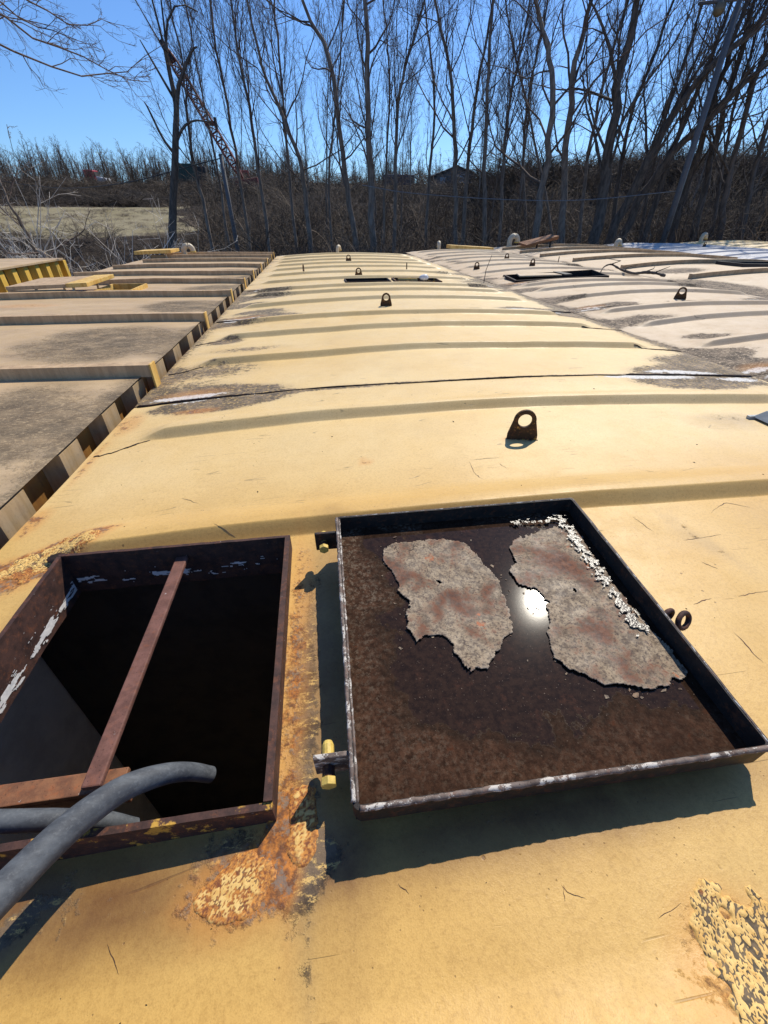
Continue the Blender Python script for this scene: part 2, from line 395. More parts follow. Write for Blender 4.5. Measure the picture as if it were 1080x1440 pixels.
BARK2 = bark('dark_bark', lin(112, 101, 91), lin(78, 70, 63))
TWIG = bark('twig_bark', lin(118, 102, 92), lin(90, 78, 70))
PTWIG = bark('pale_twig_bark', lin(236, 228, 216), lin(196, 186, 172))
def brushmat():
    g = G('brush_twigs'); t = g.attr('tint'); n = g.noise(.9, 4, .6)
    col = g.mix(t, lin(74, 65, 57), lin(140, 126, 110))
    col = g.mix(g.rng(n, .58, .8), col, lin(112, 90, 74))
    return g.done(col, .85, spec=.25)
BRUSH = brushmat()
def groundmat():
    g = G('leaf_litter_and_grass'); fl = g.attr('field'); n = g.noise(.6, 8, .7); f = g.noise(9, 6, .75)
    lit = g.mix(g.rng(f, .35, .65), lin(70, 60, 50), lin(46, 39, 34))
    grs = g.mix(g.rng(f, .35, .68), lin(158, 148, 120), lin(124, 114, 90))
    grs = g.mix(g.rng(g.noise(.18, 6, .7), .45, .62), grs, lin(138, 128, 98))
    col = g.mix(g.rng(g.mth('ADD', fl, g.mth('MULTIPLY', g.mth('SUBTRACT', n, .5), .5)), .4, .6), lit, grs)
    return g.done(col, .95, g.bump(f, .8, .08), spec=.1)
GROUND = groundmat()
# ------------------------------------------------------------------ terrain
GZ = -2.75
def terrain(x, y):
    r = np.hypot(x, y); az = np.degrees(np.arctan2(x, y))
    L = 1 - sstep(-17, -6, az); Rr = sstep(15, 24, az); M = (1 - L) * (1 - Rr)
    zl = GZ + 2.1 * sstep(26, 46, r) + np.clip((r - 45) / 30, 0, 1) * 2.75 - .5 * np.exp(-((r - 77.5) / 1.6) ** 2) + 4.3 * sstep(79, 128, r)
    zm = GZ + 2.6 * sstep(24, 46, r) + 2.6 * sstep(46, 74, r) + 5.2 * sstep(80, 128, r)
    zr = GZ + 2.2 * sstep(24, 40, r) + 4.75 * sstep(40, 60, r) + 3.0 * sstep(150, 300, r)
    z = L * zl + M * zm + Rr * zr
    front = sstep(115, 80, np.abs(az)) if False else 1 - sstep(75, 110, np.abs(az))
    z = GZ + (z - GZ) * front
    return z + (fbm(x / 7, y / 7, 4, 5) - .5) * .9 * sstep(18, 40, r) * (1 - .75 * field(x, y))
def field(x, y):
    r = np.hypot(x, y); az = np.degrees(np.arctan2(x, y))
    az = az + (fbm(x / 5, y / 5, 4, 2) - .5) * 9
    return sstep(44, 50, r) * (1 - sstep(75.2, 75.8, r)) * (1 - sstep(-14.5, -12.5, az)) * sstep(-75, -60, az)
rr = np.concatenate([np.linspace(.5, 20, 14), np.linspace(21.5, 74, 70), np.linspace(74.6, 80, 14), np.linspace(81, 150, 46), np.geomspace(160, 3200, 26)])
aa = np.radians(np.concatenate([np.linspace(-60, 70, 300), np.linspace(72, 298, 80)]))
RR, AA = np.meshgrid(rr, np.append(aa, aa[0] + 2 * np.pi), indexing='ij')
GX, GY = RR * np.sin(AA), RR * np.cos(AA)
m = MB(); m.grid(GX, GY, terrain(GX, GY))
m.add([(0, 0, GZ)] + [(.5 * math.sin(a), .5 * math.cos(a), GZ) for a in aa], [(0, i + 1, (i + 1) % len(aa) + 1) for i in range(len(aa))])
fa = np.concatenate([field(GX, GY).ravel(), np.zeros(len(aa) + 1)])
gob = obj('ground', m, GROUND, smooth=True, attrs={'field': fa}); tag(gob, kind='structure')

# ------------------------------------------------------------------ tank modules with cambered, ribbed roofs
RIBS = [-1.05, -.1 - .02, 1.085, 1.975, 3.18, 3.97, 4.62, 5.56, 6.31, 6.84, 7.77, 8.75, 9.78, 10.7, 11.65, 12.6, 13.6, 14.6, 15.6, 16.6, 17.6, 18.6]
def rib_profile(t, e):
    """t: distance beyond the centre of the front slope; e: 1 in the middle of the rib, 0 at its tips"""
    wf = .022 * (.5 + .5 * e); x = np.clip((t + wf) / (2 * wf), 0, 1)
    return (.8 * x + .2 * sstep(0, 1, x)) * (1 - sstep(.045, .20, t)) * e
def roof_z(u, v, S, ribs=True):
    z = S['zc'] - S['k'] * (u - S['uc']) ** 2 + (fbm(u * 1.3 + S['seed'], v * 1.3, 3, S['seed']) - .5) * .018
    if ribs:
        for r in S['ribs']:
            e = sstep(S['u0'] + .16, S['u0'] + .33, u) * (1 - sstep(S['u1'] - .42, S['u1'] - .22, u))
            z = z + .040 * rib_profile(v - r + .012 * np.sin(u * 2.1 + r * 5), e)
    for (cu, cv, ru, rv, d) in S.get('dents', []):
        z = z - d * blob(u, v, cu, cv, ru, rv)
    return z
def tank(name, label, cat, S, v0, v1, roofmat, wallm, stains=None, du=.05, holes=(), group=None, walls='lrfb', insidem=None, corr=None, jit=True, vfine=None):
    u0, u1 = S['u0'], S['u1']
    rt = root(name, label, cat, ((u0 + u1) / 2, (v0 + v1) / 2, GZ), group)
    us = np.linspace(u0, u1, int((u1 - u0) / du) + 1)
    vs = list(np.arange(v0, v1, S.get('dv', .06))) + [v1]
    if vs[-1] - vs[-2] < .01: vs.pop(-2)
    for r in S['ribs']:
        if v0 < r < v1: vs += list(np.linspace(r - .036, r + .036, 19)) + [r + .06, r + .085, r + .11, r + .14, r + .17, r + .2]
    for (a, b, c, d) in holes: us = np.append(us, [a, b]); vs += [c, d]
    if vfine: vs += list(np.arange(*vfine))
    vs = np.unique(np.round(np.clip(vs, v0, v1), 4)); us = np.unique(np.round(us, 4))
    U, V = np.meshgrid(us, vs, indexing='ij')
    Z = roof_z(U, V, S)
    mask = np.ones((len(us) - 1, len(vs) - 1), bool)
    uc, vc = (us[:-1] + us[1:]) / 2, (vs[:-1] + vs[1:]) / 2
    for (a, b, c, d) in holes: mask &= ~(((uc > a) & (uc < b))[:, None] & ((vc > c) & (vc < d))[None])
    V2 = V.copy()
    if jit:
        V2[:, -1] += (fbm(us * 9, us * 0 + v1, 4, 3) - .5) * .018; V2[:, 0] += (fbm(us * 9, us * 0 + v0 + .3, 4, 4) - .5) * .018
        Z[:, -1] += (fbm(us * 6, us * 0 + v1, 3, 8) - .5) * .012 - .003; Z[:, 0] += (fbm(us * 6, us * 0 + v0, 3, 9) - .5) * .012 - .003
    mb = MB(); mb.grid(U, V2, Z, mask)
    at = {k: np.zeros(U.size) for k in ('rust', 'grime', 'white')}
    at['shade_stain'] = np.zeros(U.size)
    at['pale_tone'] = (sstep(.75, 2.0, V) if roofmat is YEL else np.ones_like(V)).ravel()
    if v0 > 2: at['pale_tone'][:] = 1
    if stains:
        wu = (fbm(U * 3.1 + S['seed'], V * 3.1, 4, 41) - .5) * .34; wv = (fbm(U * 3.1, V * 3.1 + S['seed'], 4, 43) - .5) * .16
        gate = 1 - .75 * (roofmat is YEL)
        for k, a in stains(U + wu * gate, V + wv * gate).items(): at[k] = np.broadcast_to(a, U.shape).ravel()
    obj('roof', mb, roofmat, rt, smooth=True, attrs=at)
    # turned-down edges and walls: thin plates under the rim of the sheet
    def zt(u, v): return float(roof_z(np.array(u), np.array(v), S)) - .006
    n = 24
    uu = np.linspace(u0 + .004, u1 - .004, n); vv = np.linspace(v0 + .006, v1 - .006, n)
    def plate(axis, fixed, inward):
        w = MB()
        for i in range(n - 1):
            if axis == 'u':
                a, b = uu[i], uu[i + 1]; za, zb = zt(a, fixed), zt(b, fixed); y0, y1 = sorted((fixed, fixed + inward))
                w.hexa([(a, y0, GZ), (b, y0, GZ), (b, y1, GZ), (a, y1, GZ), (a, y0, za), (b, y0, zb), (b, y1, zb), (a, y1, za)])
            else:
                a, b = vv[i], vv[i + 1]; za, zb = zt(fixed, a), zt(fixed, b); x0, x1 = sorted((fixed, fixed + inward))
                w.hexa([(x0, a, GZ), (x1, a, GZ), (x1, b, GZ), (x0, b, GZ), (x0, a, za), (x1, a, za), (x1, b, zb), (x0, b, zb)])
        return w
    im = insidem or wallm
    if 'f' in walls: obj('wall', plate('u', v0 + .010, .006), im, rt)
    if 'b' in walls: obj('wall', plate('u', v1 - .010, -.006), im, rt)
    if 'l' in walls: obj('wall', plate('v', u0 + .004, .006), im, rt)
    if 'r' in walls: obj('wall', plate('v', u1 - .004, -.006), im, rt)
    return rt

Y = dict(u0=-1.075, u1=2.86, uc=.89, zc=.004, k=.0200, ribs=RIBS, seed=3, dv=.035)
def st_near(u, v):
    rust = (blob(u, v, -.86, 1.14, .20, .10, .5, .9) + blob(u, v, -.98, 1.06, .16, .12, 0, .55) + blob(u, v, -.195, .218, .115, .062, 0, .66)
            + blob(u, v, -.115, .62, .045, .6, 0, .5) + blob(u, v, -.12, .27, .06, .10, 0, .5) + blob(u, v, .50, .02, .13, .14, .3, .5)
            + blob(u, v, -.81, .72, .05, .3, 0, .45) + blob(u, v, .80, 1.60, .08, .035, 0, .45) + blob(u, v, .13, 1.52, .05, .03, 0, .6)
            + blob(u, v, -1.02, 2.2, .09, .2, 0, .42) + blob(u, v, -.7, 2.27, .16, .05, 0, .5) + blob(u, v, -1.05, 1.35, .06, .12, 0, .5) + blob(u, v, -1.05, 1.8, .04, .3, 0, .4))
    grime = (blob(u, v, -.45, .235, .42, .085, .0, .22) + blob(u, v, -.14, .25, .15, .08, 0, .5) + blob(u, v, -.085, .5, .05, .6, 0, .58)
             + blob(u, v, -.80, .7, .10, .4, 0, .5) + blob(u, v, .22, .255, .42, .055, .05, .22)
             + blob(u, v, -.58, 2.37, .46, .16, .05, 1.25) + blob(u, v, -.1, 2.43, .7, .05, 0, .6) + blob(u, v, 2.36, 2.36, .6, .22, .1, 1.25)
             + blob(u, v, .9, 2.45, 1.6, .018, 0, .5) + blob(u, v, 2.80, 1.9, .12, .6, 0, .5) + blob(u, v, 1.10, .86, .035, .28, .25, .34)
             + blob(u, v, 2.0, 1.75, .25, .10, 0, .35) + blob(u, v, .86, 1.585, .05, .03, 0, .5) + blob(u, v, -.6, .16, .25, .04, .6, .45))
    white = blob(u, v, -.75, 2.432, .26, .03, 0, .75) + blob(u, v, -.45, 2.44, .2, .02, 0, .6) + blob(u, v, 2.05, 2.41, .45, .06, .0, .95) + blob(u, v, 2.68, 2.38, .22, .07, .0, .75)
    shade_stain = np.minimum(1, blob(u, v, .33, .25, .52, .085, .06, .9) + blob(u, v, -.03, .62, .10, .6, 0, .8) + blob(u, v, -.47, .24, .50, .105, -.03, .95) + blob(u, v, -.80, .62, .10, .5, 0, .6) + blob(u, v, 1.08, .86, .05, .12, .3, .22) + blob(u, v, 2.0, 1.7, .3, .12, 0, .25))  # dark stain shaped to deepen the tray and hatch shadows, plus faint smudges
    return dict(rust=rust, grime=grime, white=white, shade_stain=shade_stain)
def edge_stains(S, v0, v1, seed, heavy=1.):
    r = np.random.default_rng(seed)
    spots = []
    for s in range(9):
        left = r.random() < .5
        spots.append((S['u0'] + r.uniform(.05, .5) if left else S['u1'] - r.uniform(.05, .5), r.uniform(v0, v1), r.uniform(.2, .55), r.uniform(.1, .3), r.uniform(.45, .9) * heavy))
    def f(u, v):
        g = blob(u, v, S['u0'] + .42, v0 + .05, .55, .17, 0, .95 * heavy) + blob(u, v, S['u1'] - .42, v0 + .05, .6, .22, 0, .95 * heavy)
        g = g + blob(u, v, S['u0'] + .42, v1 - .05, .55, .12, 0, .8 * heavy) + blob(u, v, S['u1'] - .45, v1 - .05, .6, .16, 0, .9 * heavy)
        g = g + np.clip(1 - (u - S['u0']) / .16, 0, 1) * .5 * heavy + np.clip(1 - (S['u1'] - u) / .22, 0, 1) * .75 * heavy
        for (a, b, c, d, e) in spots: g = g + blob(u, v, a, b, c, d, 0, e)
        g = g + blob(u, v, (u * 0 + S['uc']), v0, 1.9, .016, 0, .6)
        w = blob(u, v, S['u0'] + .28, v0 + .05, .34, .05, 0, .8) + blob(u, v, S['u1'] - .5, v0 + .06, .45, .06, 0, .75) + blob(u, v, S['u1'] - .5, v1 - .04, .5, .06, 0, .8) + blob(u, v, S['u0'] + .3, v1 - .04, .3, .05, 0, .75)
        ru = blob(u, v, S['u0'] + .3, v0 + .1, .3, .1, 0, .35)
        return dict(grime=g, white=w, rust=ru)
    return f

HOLE = (-.771, -.142, .305, 1.007)
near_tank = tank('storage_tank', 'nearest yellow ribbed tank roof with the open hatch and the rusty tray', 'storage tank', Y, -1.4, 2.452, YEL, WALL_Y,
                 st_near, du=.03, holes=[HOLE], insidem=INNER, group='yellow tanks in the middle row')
mb = MB(); mb.box(-1.06, 2.84, -1.38, 2.43, -1.93, -1.90); obj('floor', mb, INNER, near_tank)  # floor raised so more sun bounces up inside the tank
mb = MB(); mb.box(-1.06, 2.84, 1.075, 1.09, -1.90, -.09); obj('bulkhead', mb, INNER_D, near_tank)  # coloured dark so it stays black under bounced light
mb = MB(); mb.box(.20, .215, -1.38, 1.07, -1.90, -.09); obj('bulkhead', mb, INNER, near_tank)  # unseen from the camera, coloured light to bounce sun onto the left wall
t2 = tank('storage_tank', 'second yellow ribbed tank roof, just beyond the first dark seam', 'storage tank', Y, 2.460, 4.845, YEL, WALL_Y, edge_stains(Y, 2.46, 4.845, 11), group='yellow tanks in the middle row')
t3 = tank('storage_tank', 'third yellow ribbed tank roof, between the second seam and the two small open hatches', 'storage tank', Y, 4.853, 7.046, YEL2, WALL_Y, edge_stains(Y, 4.853, 7.046, 12), group='yellow tanks in the middle row')
FH = [(.46, 1.12, 7.24, 7.62), (1.22, 1.92, 7.22, 7.60)]
Yf = dict(Y, dv=.09)
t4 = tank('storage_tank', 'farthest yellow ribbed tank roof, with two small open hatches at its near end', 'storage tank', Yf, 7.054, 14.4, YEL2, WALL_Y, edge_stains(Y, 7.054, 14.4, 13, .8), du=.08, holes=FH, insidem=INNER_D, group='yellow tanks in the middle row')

P = dict(u0=2.876, u1=6.02, uc=4.45, zc=.012, k=.036, ribs=RIBS, seed=9, dv=.06)
tank('storage_tank', 'cream ribbed tank roof right of the nearest yellow roof, cut by the photo edge', 'storage tank', P, -1.4, 2.50, PINK, WALL_P, edge_stains(P, -1.4, 2.5, 21), du=.06, group='cream tanks in the second row')
tank('storage_tank', 'cream ribbed tank roof next to the second yellow roof, with one dark lug beyond it', 'storage tank', P, 2.508, 4.945, PINK, WALL_P, edge_stains(P, 2.508, 4.945, 22, 1.1), du=.06, group='cream tanks in the second row')
tank('storage_tank', 'cream ribbed tank roof carrying one dark lug, just before the long open hatch', 'storage tank', P, 4.953, 7.16, PINK, WALL_P, edge_stains(P, 4.953, 7.16, 23, 1.1), du=.06, group='cream tanks in the second row')
H2 = (3.22, 4.78, 7.36, 7.86)
Pf = dict(P, dv=.09)
tank('storage_tank', 'farthest cream ribbed tank roof with the long open hatch and four small lugs', 'storage tank', Pf, 7.168, 15.5, PINK, WALL_P, edge_stains(P, 7.168, 15.5, 24, .9), du=.08, holes=[H2], insidem=INNER_D, group='cream tanks in the second row')

Q = dict(u0=6.04, u1=10.80, uc=8.42, zc=.03, k=.020, ribs=[], seed=15, dv=.12)
H3 = (8.30, 9.60, 8.42, 9.02)
def st3(u, v):
    g = blob(u, v, 7.0, 8.4, .8, .5, 0, .7) + blob(u, v, 8.6, 9.2, 1.4, .25, 0, .8) + blob(u, v, 6.3, 6.5, .4, 1.6, 0, .7) + np.clip(1 - (u - 6.04) / .2, 0, 1) * .6 + blob(u, v, 7.2, 5.2, 1.2, .7, .2, .5)
    return dict(grime=g, white=blob(u, v, 8, 9.6, .5, .15, 0, .4))
row3 = tank('beamed_tank', 'flat cream tank roof crossed by dark raised beams in the third row', 'storage tank', Q, -1.4, 17.2, PINK, WALL_P, st3, du=.12, holes=[H3], insidem=INNER_D, jit=False)
R4 = dict(u0=10.82, u1=15.2, uc=13.0, zc=.02, k=.022, ribs=[r + .4 for r in RIBS], seed=17, dv=.12)
tank('pale_tank', 'pale grey ribbed tank roof at far right beyond the beamed roof', 'storage tank', R4, 4, 18.0, PALE, WALL_P, edge_stains(R4, 8, 18, 31, .8), du=.14)
R5 = dict(u0=15.22, u1=19.6, uc=17.4, zc=.03, k=.022, ribs=RIBS, seed=19, dv=.12)
tank('storage_tank', 'yellow ribbed tank roof farthest right, at the foot of the brush', 'storage tank', R5, 8, 19.4, YEL2, WALL_Y, edge_stains(R5, 8, 19.4, 32, .8), du=.14)

# ------------------------------------------------------------------ left tank with roof beams and a corrugated wall
LT = dict(u0=-4.10, u1=-1.125, uc=-2.6, zc=.012, k=.006, ribs=[], seed=23, dv=.05)
def st_left(u, v):
    g = (blob(u, v, -1.7, 3.75, .75, .75, .2, .85) + blob(u, v, -1.55, 2.1, .6, .8, 0, .62) + blob(u, v, -1.5, 5.4, .55, .55, 0, .85) + blob(u, v, -1.4, 6.9, .5, .45, 0, .8)
         + blob(u, v, -2.6, 1.8, 1.2, .7, .3, .35) + blob(u, v, -1.4, 8.1, .45, .4, 0, .7) + blob(u, v, -1.5, 9.3, .5, .4, 0, .6) + blob(u, v, -3.4, 6.7, .7, .3, 0, .45) + np.clip(1 - (-1.125 - u) / .12, 0, 1) * .5)
    w = blob(u, v, -1.75, 3.6, .35, .05, .6, .2)
    return dict(grime=g, white=w, rust=blob(u, v, -3.2, 5.6, .5, .2, 0, .28))
HL = (-2.78, -2.36, 6.42, 7.0)
left = tank('beamed_tank', 'brown tan tank roof at left, crossed by raised beams, with corrugated side wall', 'storage tank', LT, -1.4, 13.7, TAN, WALL_T, st_left, du=.06, holes=[HL], insidem=INNER_D, walls='lfb', jit=False)
# right-hand wall: alternating proud and recessed panels
pitch = .445; v = -1.4 + .01; k = 0
def ltz(u, v): return float(roof_z(np.array(u), np.array(v), LT))
while v < 13.65:
    jt = .03 * (fbm(v * 3.1, 0, 2, 4) - .5) * 2; a, b = v, min(v + pitch * (.52 + jt), 13.68); c = min(v + pitch, 13.69)
    z = ltz(-1.13, a) - .012
    m1 = MB(); m1.hexa([(-1.20, a, GZ), (-1.128, a + .03, GZ), (-1.128, b - .03, GZ), (-1.20, b, GZ), (-1.20, a, z), (-1.128, a + .03, z), (-1.128, b - .03, z), (-1.20, b, z)])
    obj('wall_panel', m1, WALL_T, left)
    if c > b + .01:
        m2 = MB(); m2.box(-1.205, -1.198, b, c, GZ, z); obj('wall_recess', m2, WALL_R, left)
    v += pitch
# beams across the roof
def beam(u0, u1, v, h, w, zf, parent, mat, n=14, endcap=None):
    m = MB(); us = np.linspace(u0, u1, n)
    sag = lambda u: .006 * math.sin(u * 2.3 + v)
    for i in range(n - 1):
        a, b = us[i], us[i + 1]; za, zb = zf(a, v), zf(b, v)
        m.hexa([(a, v + sag(a), za - .004), (b, v + sag(b), zb - .004), (b, v + w + sag(b), zb - .004), (a, v + w + sag(a), za - .004),
                (a, v + sag(a), za + h), (b, v + sag(b), zb + h), (b, v + w + sag(b), zb + h), (a, v + w + sag(a), za + h)])
    o = obj('roof_beam', m, mat, parent)
    if endcap:
        e = MB(); e.box(u1 + .001, u1 + .012, v - .008, v + w + .008, -.10, zf(u1, v) + h + .006); q = obj('end_plate', e, endcap, parent, bevel=.002)
    return o
for i, v in enumerate((-.9, .35, 2.80, 4.54, 6.14, 7.44, 8.62, 10.0, 11.45, 12.75, 13.55)):
    if i == 1: continue
    beam(-3.98 + .1 * (i % 3), -1.085 if i != 2 else -1.06, v, .068, .075, ltz, left, BEAM_M, endcap=YPLATE)
def q3z(u, v): return float(roof_z(np.array(u), np.array(v), Q))
for i, (v, a, b) in enumerate(((2.2, 6.3, 10.7), (4.0, 6.35, 10.7), (5.6, 6.4, 10.7), (7.42, 6.42, 10.72), (9.25, 6.32, 10.72), (11.15, 6.28, 10.74), (12.8, 6.2, 10.75), (14.3, 6.25, 10.7), (15.9, 6.3, 10.65))):
    beam(a, b, v, .075, .09, q3z, row3, BEAM_M)

# ------------------------------------------------------------------ corrugated yellow container at far left
fb = root('corrugated_container', 'bright yellow corrugated container behind the tan roof at far left', 'container', (-7.0, 9.5, GZ))
m = MB(); m.box(-8.6, -5.46, 6.0, 11.62, .06, .10)
obj('roof', m, TAN, fb, bevel=.006, attrs={k: np.zeros(8) for k in ('rust', 'grime', 'white')})
v = 6.03; k = 0
while v < 11.5:
    z0, z1 = GZ, .055
    m = MB(); m.hexa([(-5.60, v, z0), (-5.50, v + .05, z0), (-5.50, v + .19, z0), (-5.60, v + .24, z0), (-5.60, v, z1), (-5.50, v + .05, z1), (-5.50, v + .19, z1), (-5.60, v + .24, z1)])
    obj('wall_panel', m, WALL_BR, fb)
    m = MB(); m.box(-5.61, -5.60, v + .24, v + .40, z0, z1); obj('wall_recess', m, WALL_R, fb)
    v += .40
m = MB(); m.box(-5.61, -5.49, v, v + .12, GZ, .055); obj('corner_post', m, WALL_BR, fb, bevel=.005)
for y_ in (11.56, 6.02):
    m = MB(); m.box(-8.58, -5.62, y_, y_ + .04, GZ, .055); obj('wall', m, WALL_BR, fb)
m = MB(); m.box(-8.60, -8.585, 6.02, 11.6, GZ, .055); obj('wall', m, WALL_BR, fb)

# ------------------------------------------------------------------ open hatch: frame, bars
hatch = root('hatch_frame', 'rusty steel frame round the open black hatch at lower left', 'hatch', (-.45, .66, -.03))
FZ0, FZ1 = -.105, .031
def jag(u0, u1, v0, v1, z0, z1, axis, n=26, amp=.0025, seed=0, zf=None):
    """a plate with slightly ragged top and bottom edges; axis is the long one"""
    m = MB(); t = np.linspace(0, 1, n)
    up = z1 + (fbm(t * 9 + seed, t * 0, 4, seed) - .5) * 2 * amp; lo = z0 + (fbm(t * 7 + seed, t * 0 + 3, 4, seed) - .5) * 4 * amp
    a = lerp(u0, u1, t) if axis == 'u' else lerp(v0, v1, t)
    for i in range(n - 1):
        x0, x1, y0, y1 = (a[i], a[i + 1], v0, v1) if axis == 'u' else (u0, u1, a[i], a[i + 1])
        if axis == 'u': Vx = [(x0, y0, lo[i]), (x1, y0, lo[i + 1]), (x1, y1, lo[i + 1]), (x0, y1, lo[i]), (x0, y0, up[i]), (x1, y0, up[i + 1]), (x1, y1, up[i + 1]), (x0, y1, up[i])]
        else: Vx = [(x0, y0, lo[i]), (x1, y0, lo[i]), (x1, y1, lo[i + 1]), (x0, y1, lo[i + 1]), (x0, y0, up[i]), (x1, y0, up[i]), (x1, y1, up[i + 1]), (x0, y1, up[i + 1])]
        m.hexa(Vx)
    return m
obj('frame_side', jag(-.772, -.138, 1.002, 1.012, FZ0, FZ1, 'u', seed=2), RUST, hatch)
obj('frame_side', jag(-.772, -.138, .300, .311, FZ0, FZ1 - .002, 'u', seed=5), RUST_Y, hatch)
obj('frame_side', jag(-.775, -.764, .311, 1.002, FZ0, FZ1 - .001, 'v', seed=7), RUST, hatch)
obj('frame_side', jag(-.152, -.138, .311, 1.002, FZ0, FZ1, 'v', seed=9), RUST, hatch)
def flaky(seed, a0, a1, zlo, zhi, plane, axis, keep=.5):
    """peeling white paint: thin raised chips on a plate face"""
    n, k = 240, 26
    A = np.linspace(a0, a1, n); B = np.linspace(zlo, zhi, k)
    AA_, BB_ = np.meshgrid(A, B, indexing='ij')
    f = fbm(AA_ * 26 + seed, BB_ * 120, 5, seed) + .30 * (1 - np.abs((BB_ - zlo) / (zhi - zlo) - .35) * 2)
    m = MB()
    hgt = .0012 + .0016 * fbm(AA_ * 60, BB_ * 60, 3, seed + 4)
    Mx = f[:-1, :-1] > keep
    X, Yy = (AA_, np.full_like(AA_, plane) + hgt) if axis == 'u' else (np.full_like(AA_, plane) + hgt, AA_)
    if axis == 'u': Yy = np.full_like(AA_, plane) - hgt
    m.grid(X, Yy, BB_, Mx); return m
WFLAKE = flat('peeling_white_paint', lin(226, 222, 216), .7, bumpy=.4, sc=90, var=.15)
o = obj('peeling_paint', flaky(3, .33, .99, -.094, -.042, -.764, 'v', .74), WFLAKE, hatch); tag(o, kind='stuff')
o = obj('peeling_paint', flaky(8, -.755, -.16, -.085, -.02, 1.002, 'u', .84), WFLAKE, hatch); tag(o, kind='stuff')
m = MB(); m.hexa([(-.480, .395, -.026), (-.447, .395, -.026), (-.435, 1.001, -.016), (-.468, 1.001, -.016), (-.480, .395, -.014), (-.447, .395, -.014), (-.435, 1.001, -.004), (-.468, 1.001, -.004)])
obj('cross_bar', m, rustmat('rusty_bar', (lin(122, 84, 72), lin(96, 64, 54)), chips=.42, orange=.3), hatch, bevel=.003)
m = MB(); m.box(-.763, -.425, .400, .440, -.062, -.050).box(-.763, -.425, .400, .408, -.105, -.0625)
obj('ledge_bar', m, rustmat('rusty_ledge', (lin(140, 96, 66), lin(108, 72, 52)), chips=.35, orange=.6), hatch, bevel=.002)

# ------------------------------------------------------------------ blistered rust patches on the near roof
def rust_patch(cu, cv, ru, rv, ang, cell, seed, rusty, amp, aniso=(1, 1), rot=0, step=.0028, dark=0, hole=None):
    r = np.random.default_rng(seed)
    n1 = int(2 * ru / step); n2 = int(2 * rv / step)
    A, B = np.meshgrid(np.linspace(-ru, ru, n1), np.linspace(-rv, rv, n2), indexing='ij')
    c, s = math.cos(ang), math.sin(ang); U = cu + A * c - B * s; Vv = cv + A * s + B * c
    c, s = math.cos(rot), math.sin(rot)
    wx = A + (fbm(A * 60, B * 60, 3, seed) - .5) * cell * 1.4 + (fbm(A * 20, B * 20, 2, seed + 21) - .5) * cell * 5; wy = B + (fbm(A * 60 + 9, B * 60, 3, seed + 1) - .5) * cell * 1.2
    X = (wx * c + wy * s) / aniso[0]; Yw = (-wx * s + wy * c) / aniso[1]
    ns = int(4 * ru * rv / (cell * cell) / (aniso[0] * aniso[1]) * 1.3) + 8
    lim = max(ru, rv) * 1.6
    pts = r.uniform(-lim, lim, (int(ns * lim * lim / (ru * rv)), 2)) / np.array(aniso)
    f1 = np.full(A.shape, 9.); f2 = f1.copy()
    for p in pts:
        d = np.hypot(X - p[0], Yw - p[1]); f2 = np.minimum(f2, np.maximum(d, f1)); f1 = np.minimum(f1, d)
    cells = sstep(.02, .30, (f2 - f1) / cell)
    edge = 1 - np.sqrt((A / ru) ** 2 + (B / rv) ** 2) + (fbm(A * 26, B * 26, 5, seed + 3) - .5) * .9
    mask = sstep(.0, .16, edge)
    keep = fbm(A * 34 + 2, B * 34, 4, seed + 5) > (.30 + dark)
    lift = np.maximum(cells * keep, (1 - sstep(.02, .22, edge)) * (fbm(A * 70, B * 70, 3, seed + 11) > .42))
    z0 = roof_z(U, Vv, Y)
    z = z0 + np.where(mask > 0, (.0012 + amp * lift * (.35 + 1.3 * fbm(A * 90, B * 90, 4, seed + 7))) * mask, 0) - (1 - mask) * .008
    if hole: z = z - hole[4] * blob(U, Vv, *hole[:4])
    m = MB(); Mx = (mask[:-1, :-1] + mask[1:, 1:] + mask[1:, :-1] + mask[:-1, 1:]) > .0
    m.grid(U, Vv, z, Mx)
    rusty_a = np.clip(rusty + (1 - sstep(.1, .5, edge)) * .22 * sstep(0, .12, edge) - .28 * lift + .5 * (fbm(A * 16, B * 16, 3, seed + 13) - .5), 0, 1)
    o = obj('rust_patch', m, BLIST, near_tank, smooth=True, attrs={'lift': lift.ravel(), 'rusty': rusty_a.ravel()})
    return tag(o, kind='stuff')
rust_patch(.520, .015, .105, .125, .3, .0048, 4, .16, .0019, (1, 2.1), -.6, dark=-.05, step=.0020)
rust_patch(-.190, .222, .072, .042, .1, .0042, 6, .62, .0006, (1, 1.4), .8, dark=.05, step=.0022)
rust_patch(-.875, 1.115, .17, .085, .45, .0055, 8, .5, .0022, (1.7, 1), .4, dark=.04, step=.0022)
rust_patch(-.095, .30, .028, .07, .0, .0075, 12, .7, .0010, (1, 1.3), 1.2, dark=.05)
# eaten-through hole beside the hatch corner
m = MB(); r_ = np.random.default_rng(5)
ring = [(-.835 + (.030 + .011 * r_.random()) * math.cos(a), 1.088 + (.019 + .008 * r_.random()) * math.sin(a)) for a in np.linspace(0, 2 * math.pi, 15)[:-1]]
zt0 = float(roof_z(np.array(-.835), np.array(1.088), Y)) + .0068
m.add([(x, y, zt0 - .002) for x, y in ring] + [(-.835 + (x + .835) * .6, 1.088 + (y - 1.088) * .6, zt0 + .010) for x, y in ring] + [(-.838, 1.092, zt0 - .004)],
      [(i, (i + 1) % 14, 14 + (i + 1) % 14, 14 + i) for i in range(14)] + [(14 + i, 14 + (i + 1) % 14, 28) for i in range(14)])
obj('corrosion_crater', m, RUST_D, near_tank, smooth=True)
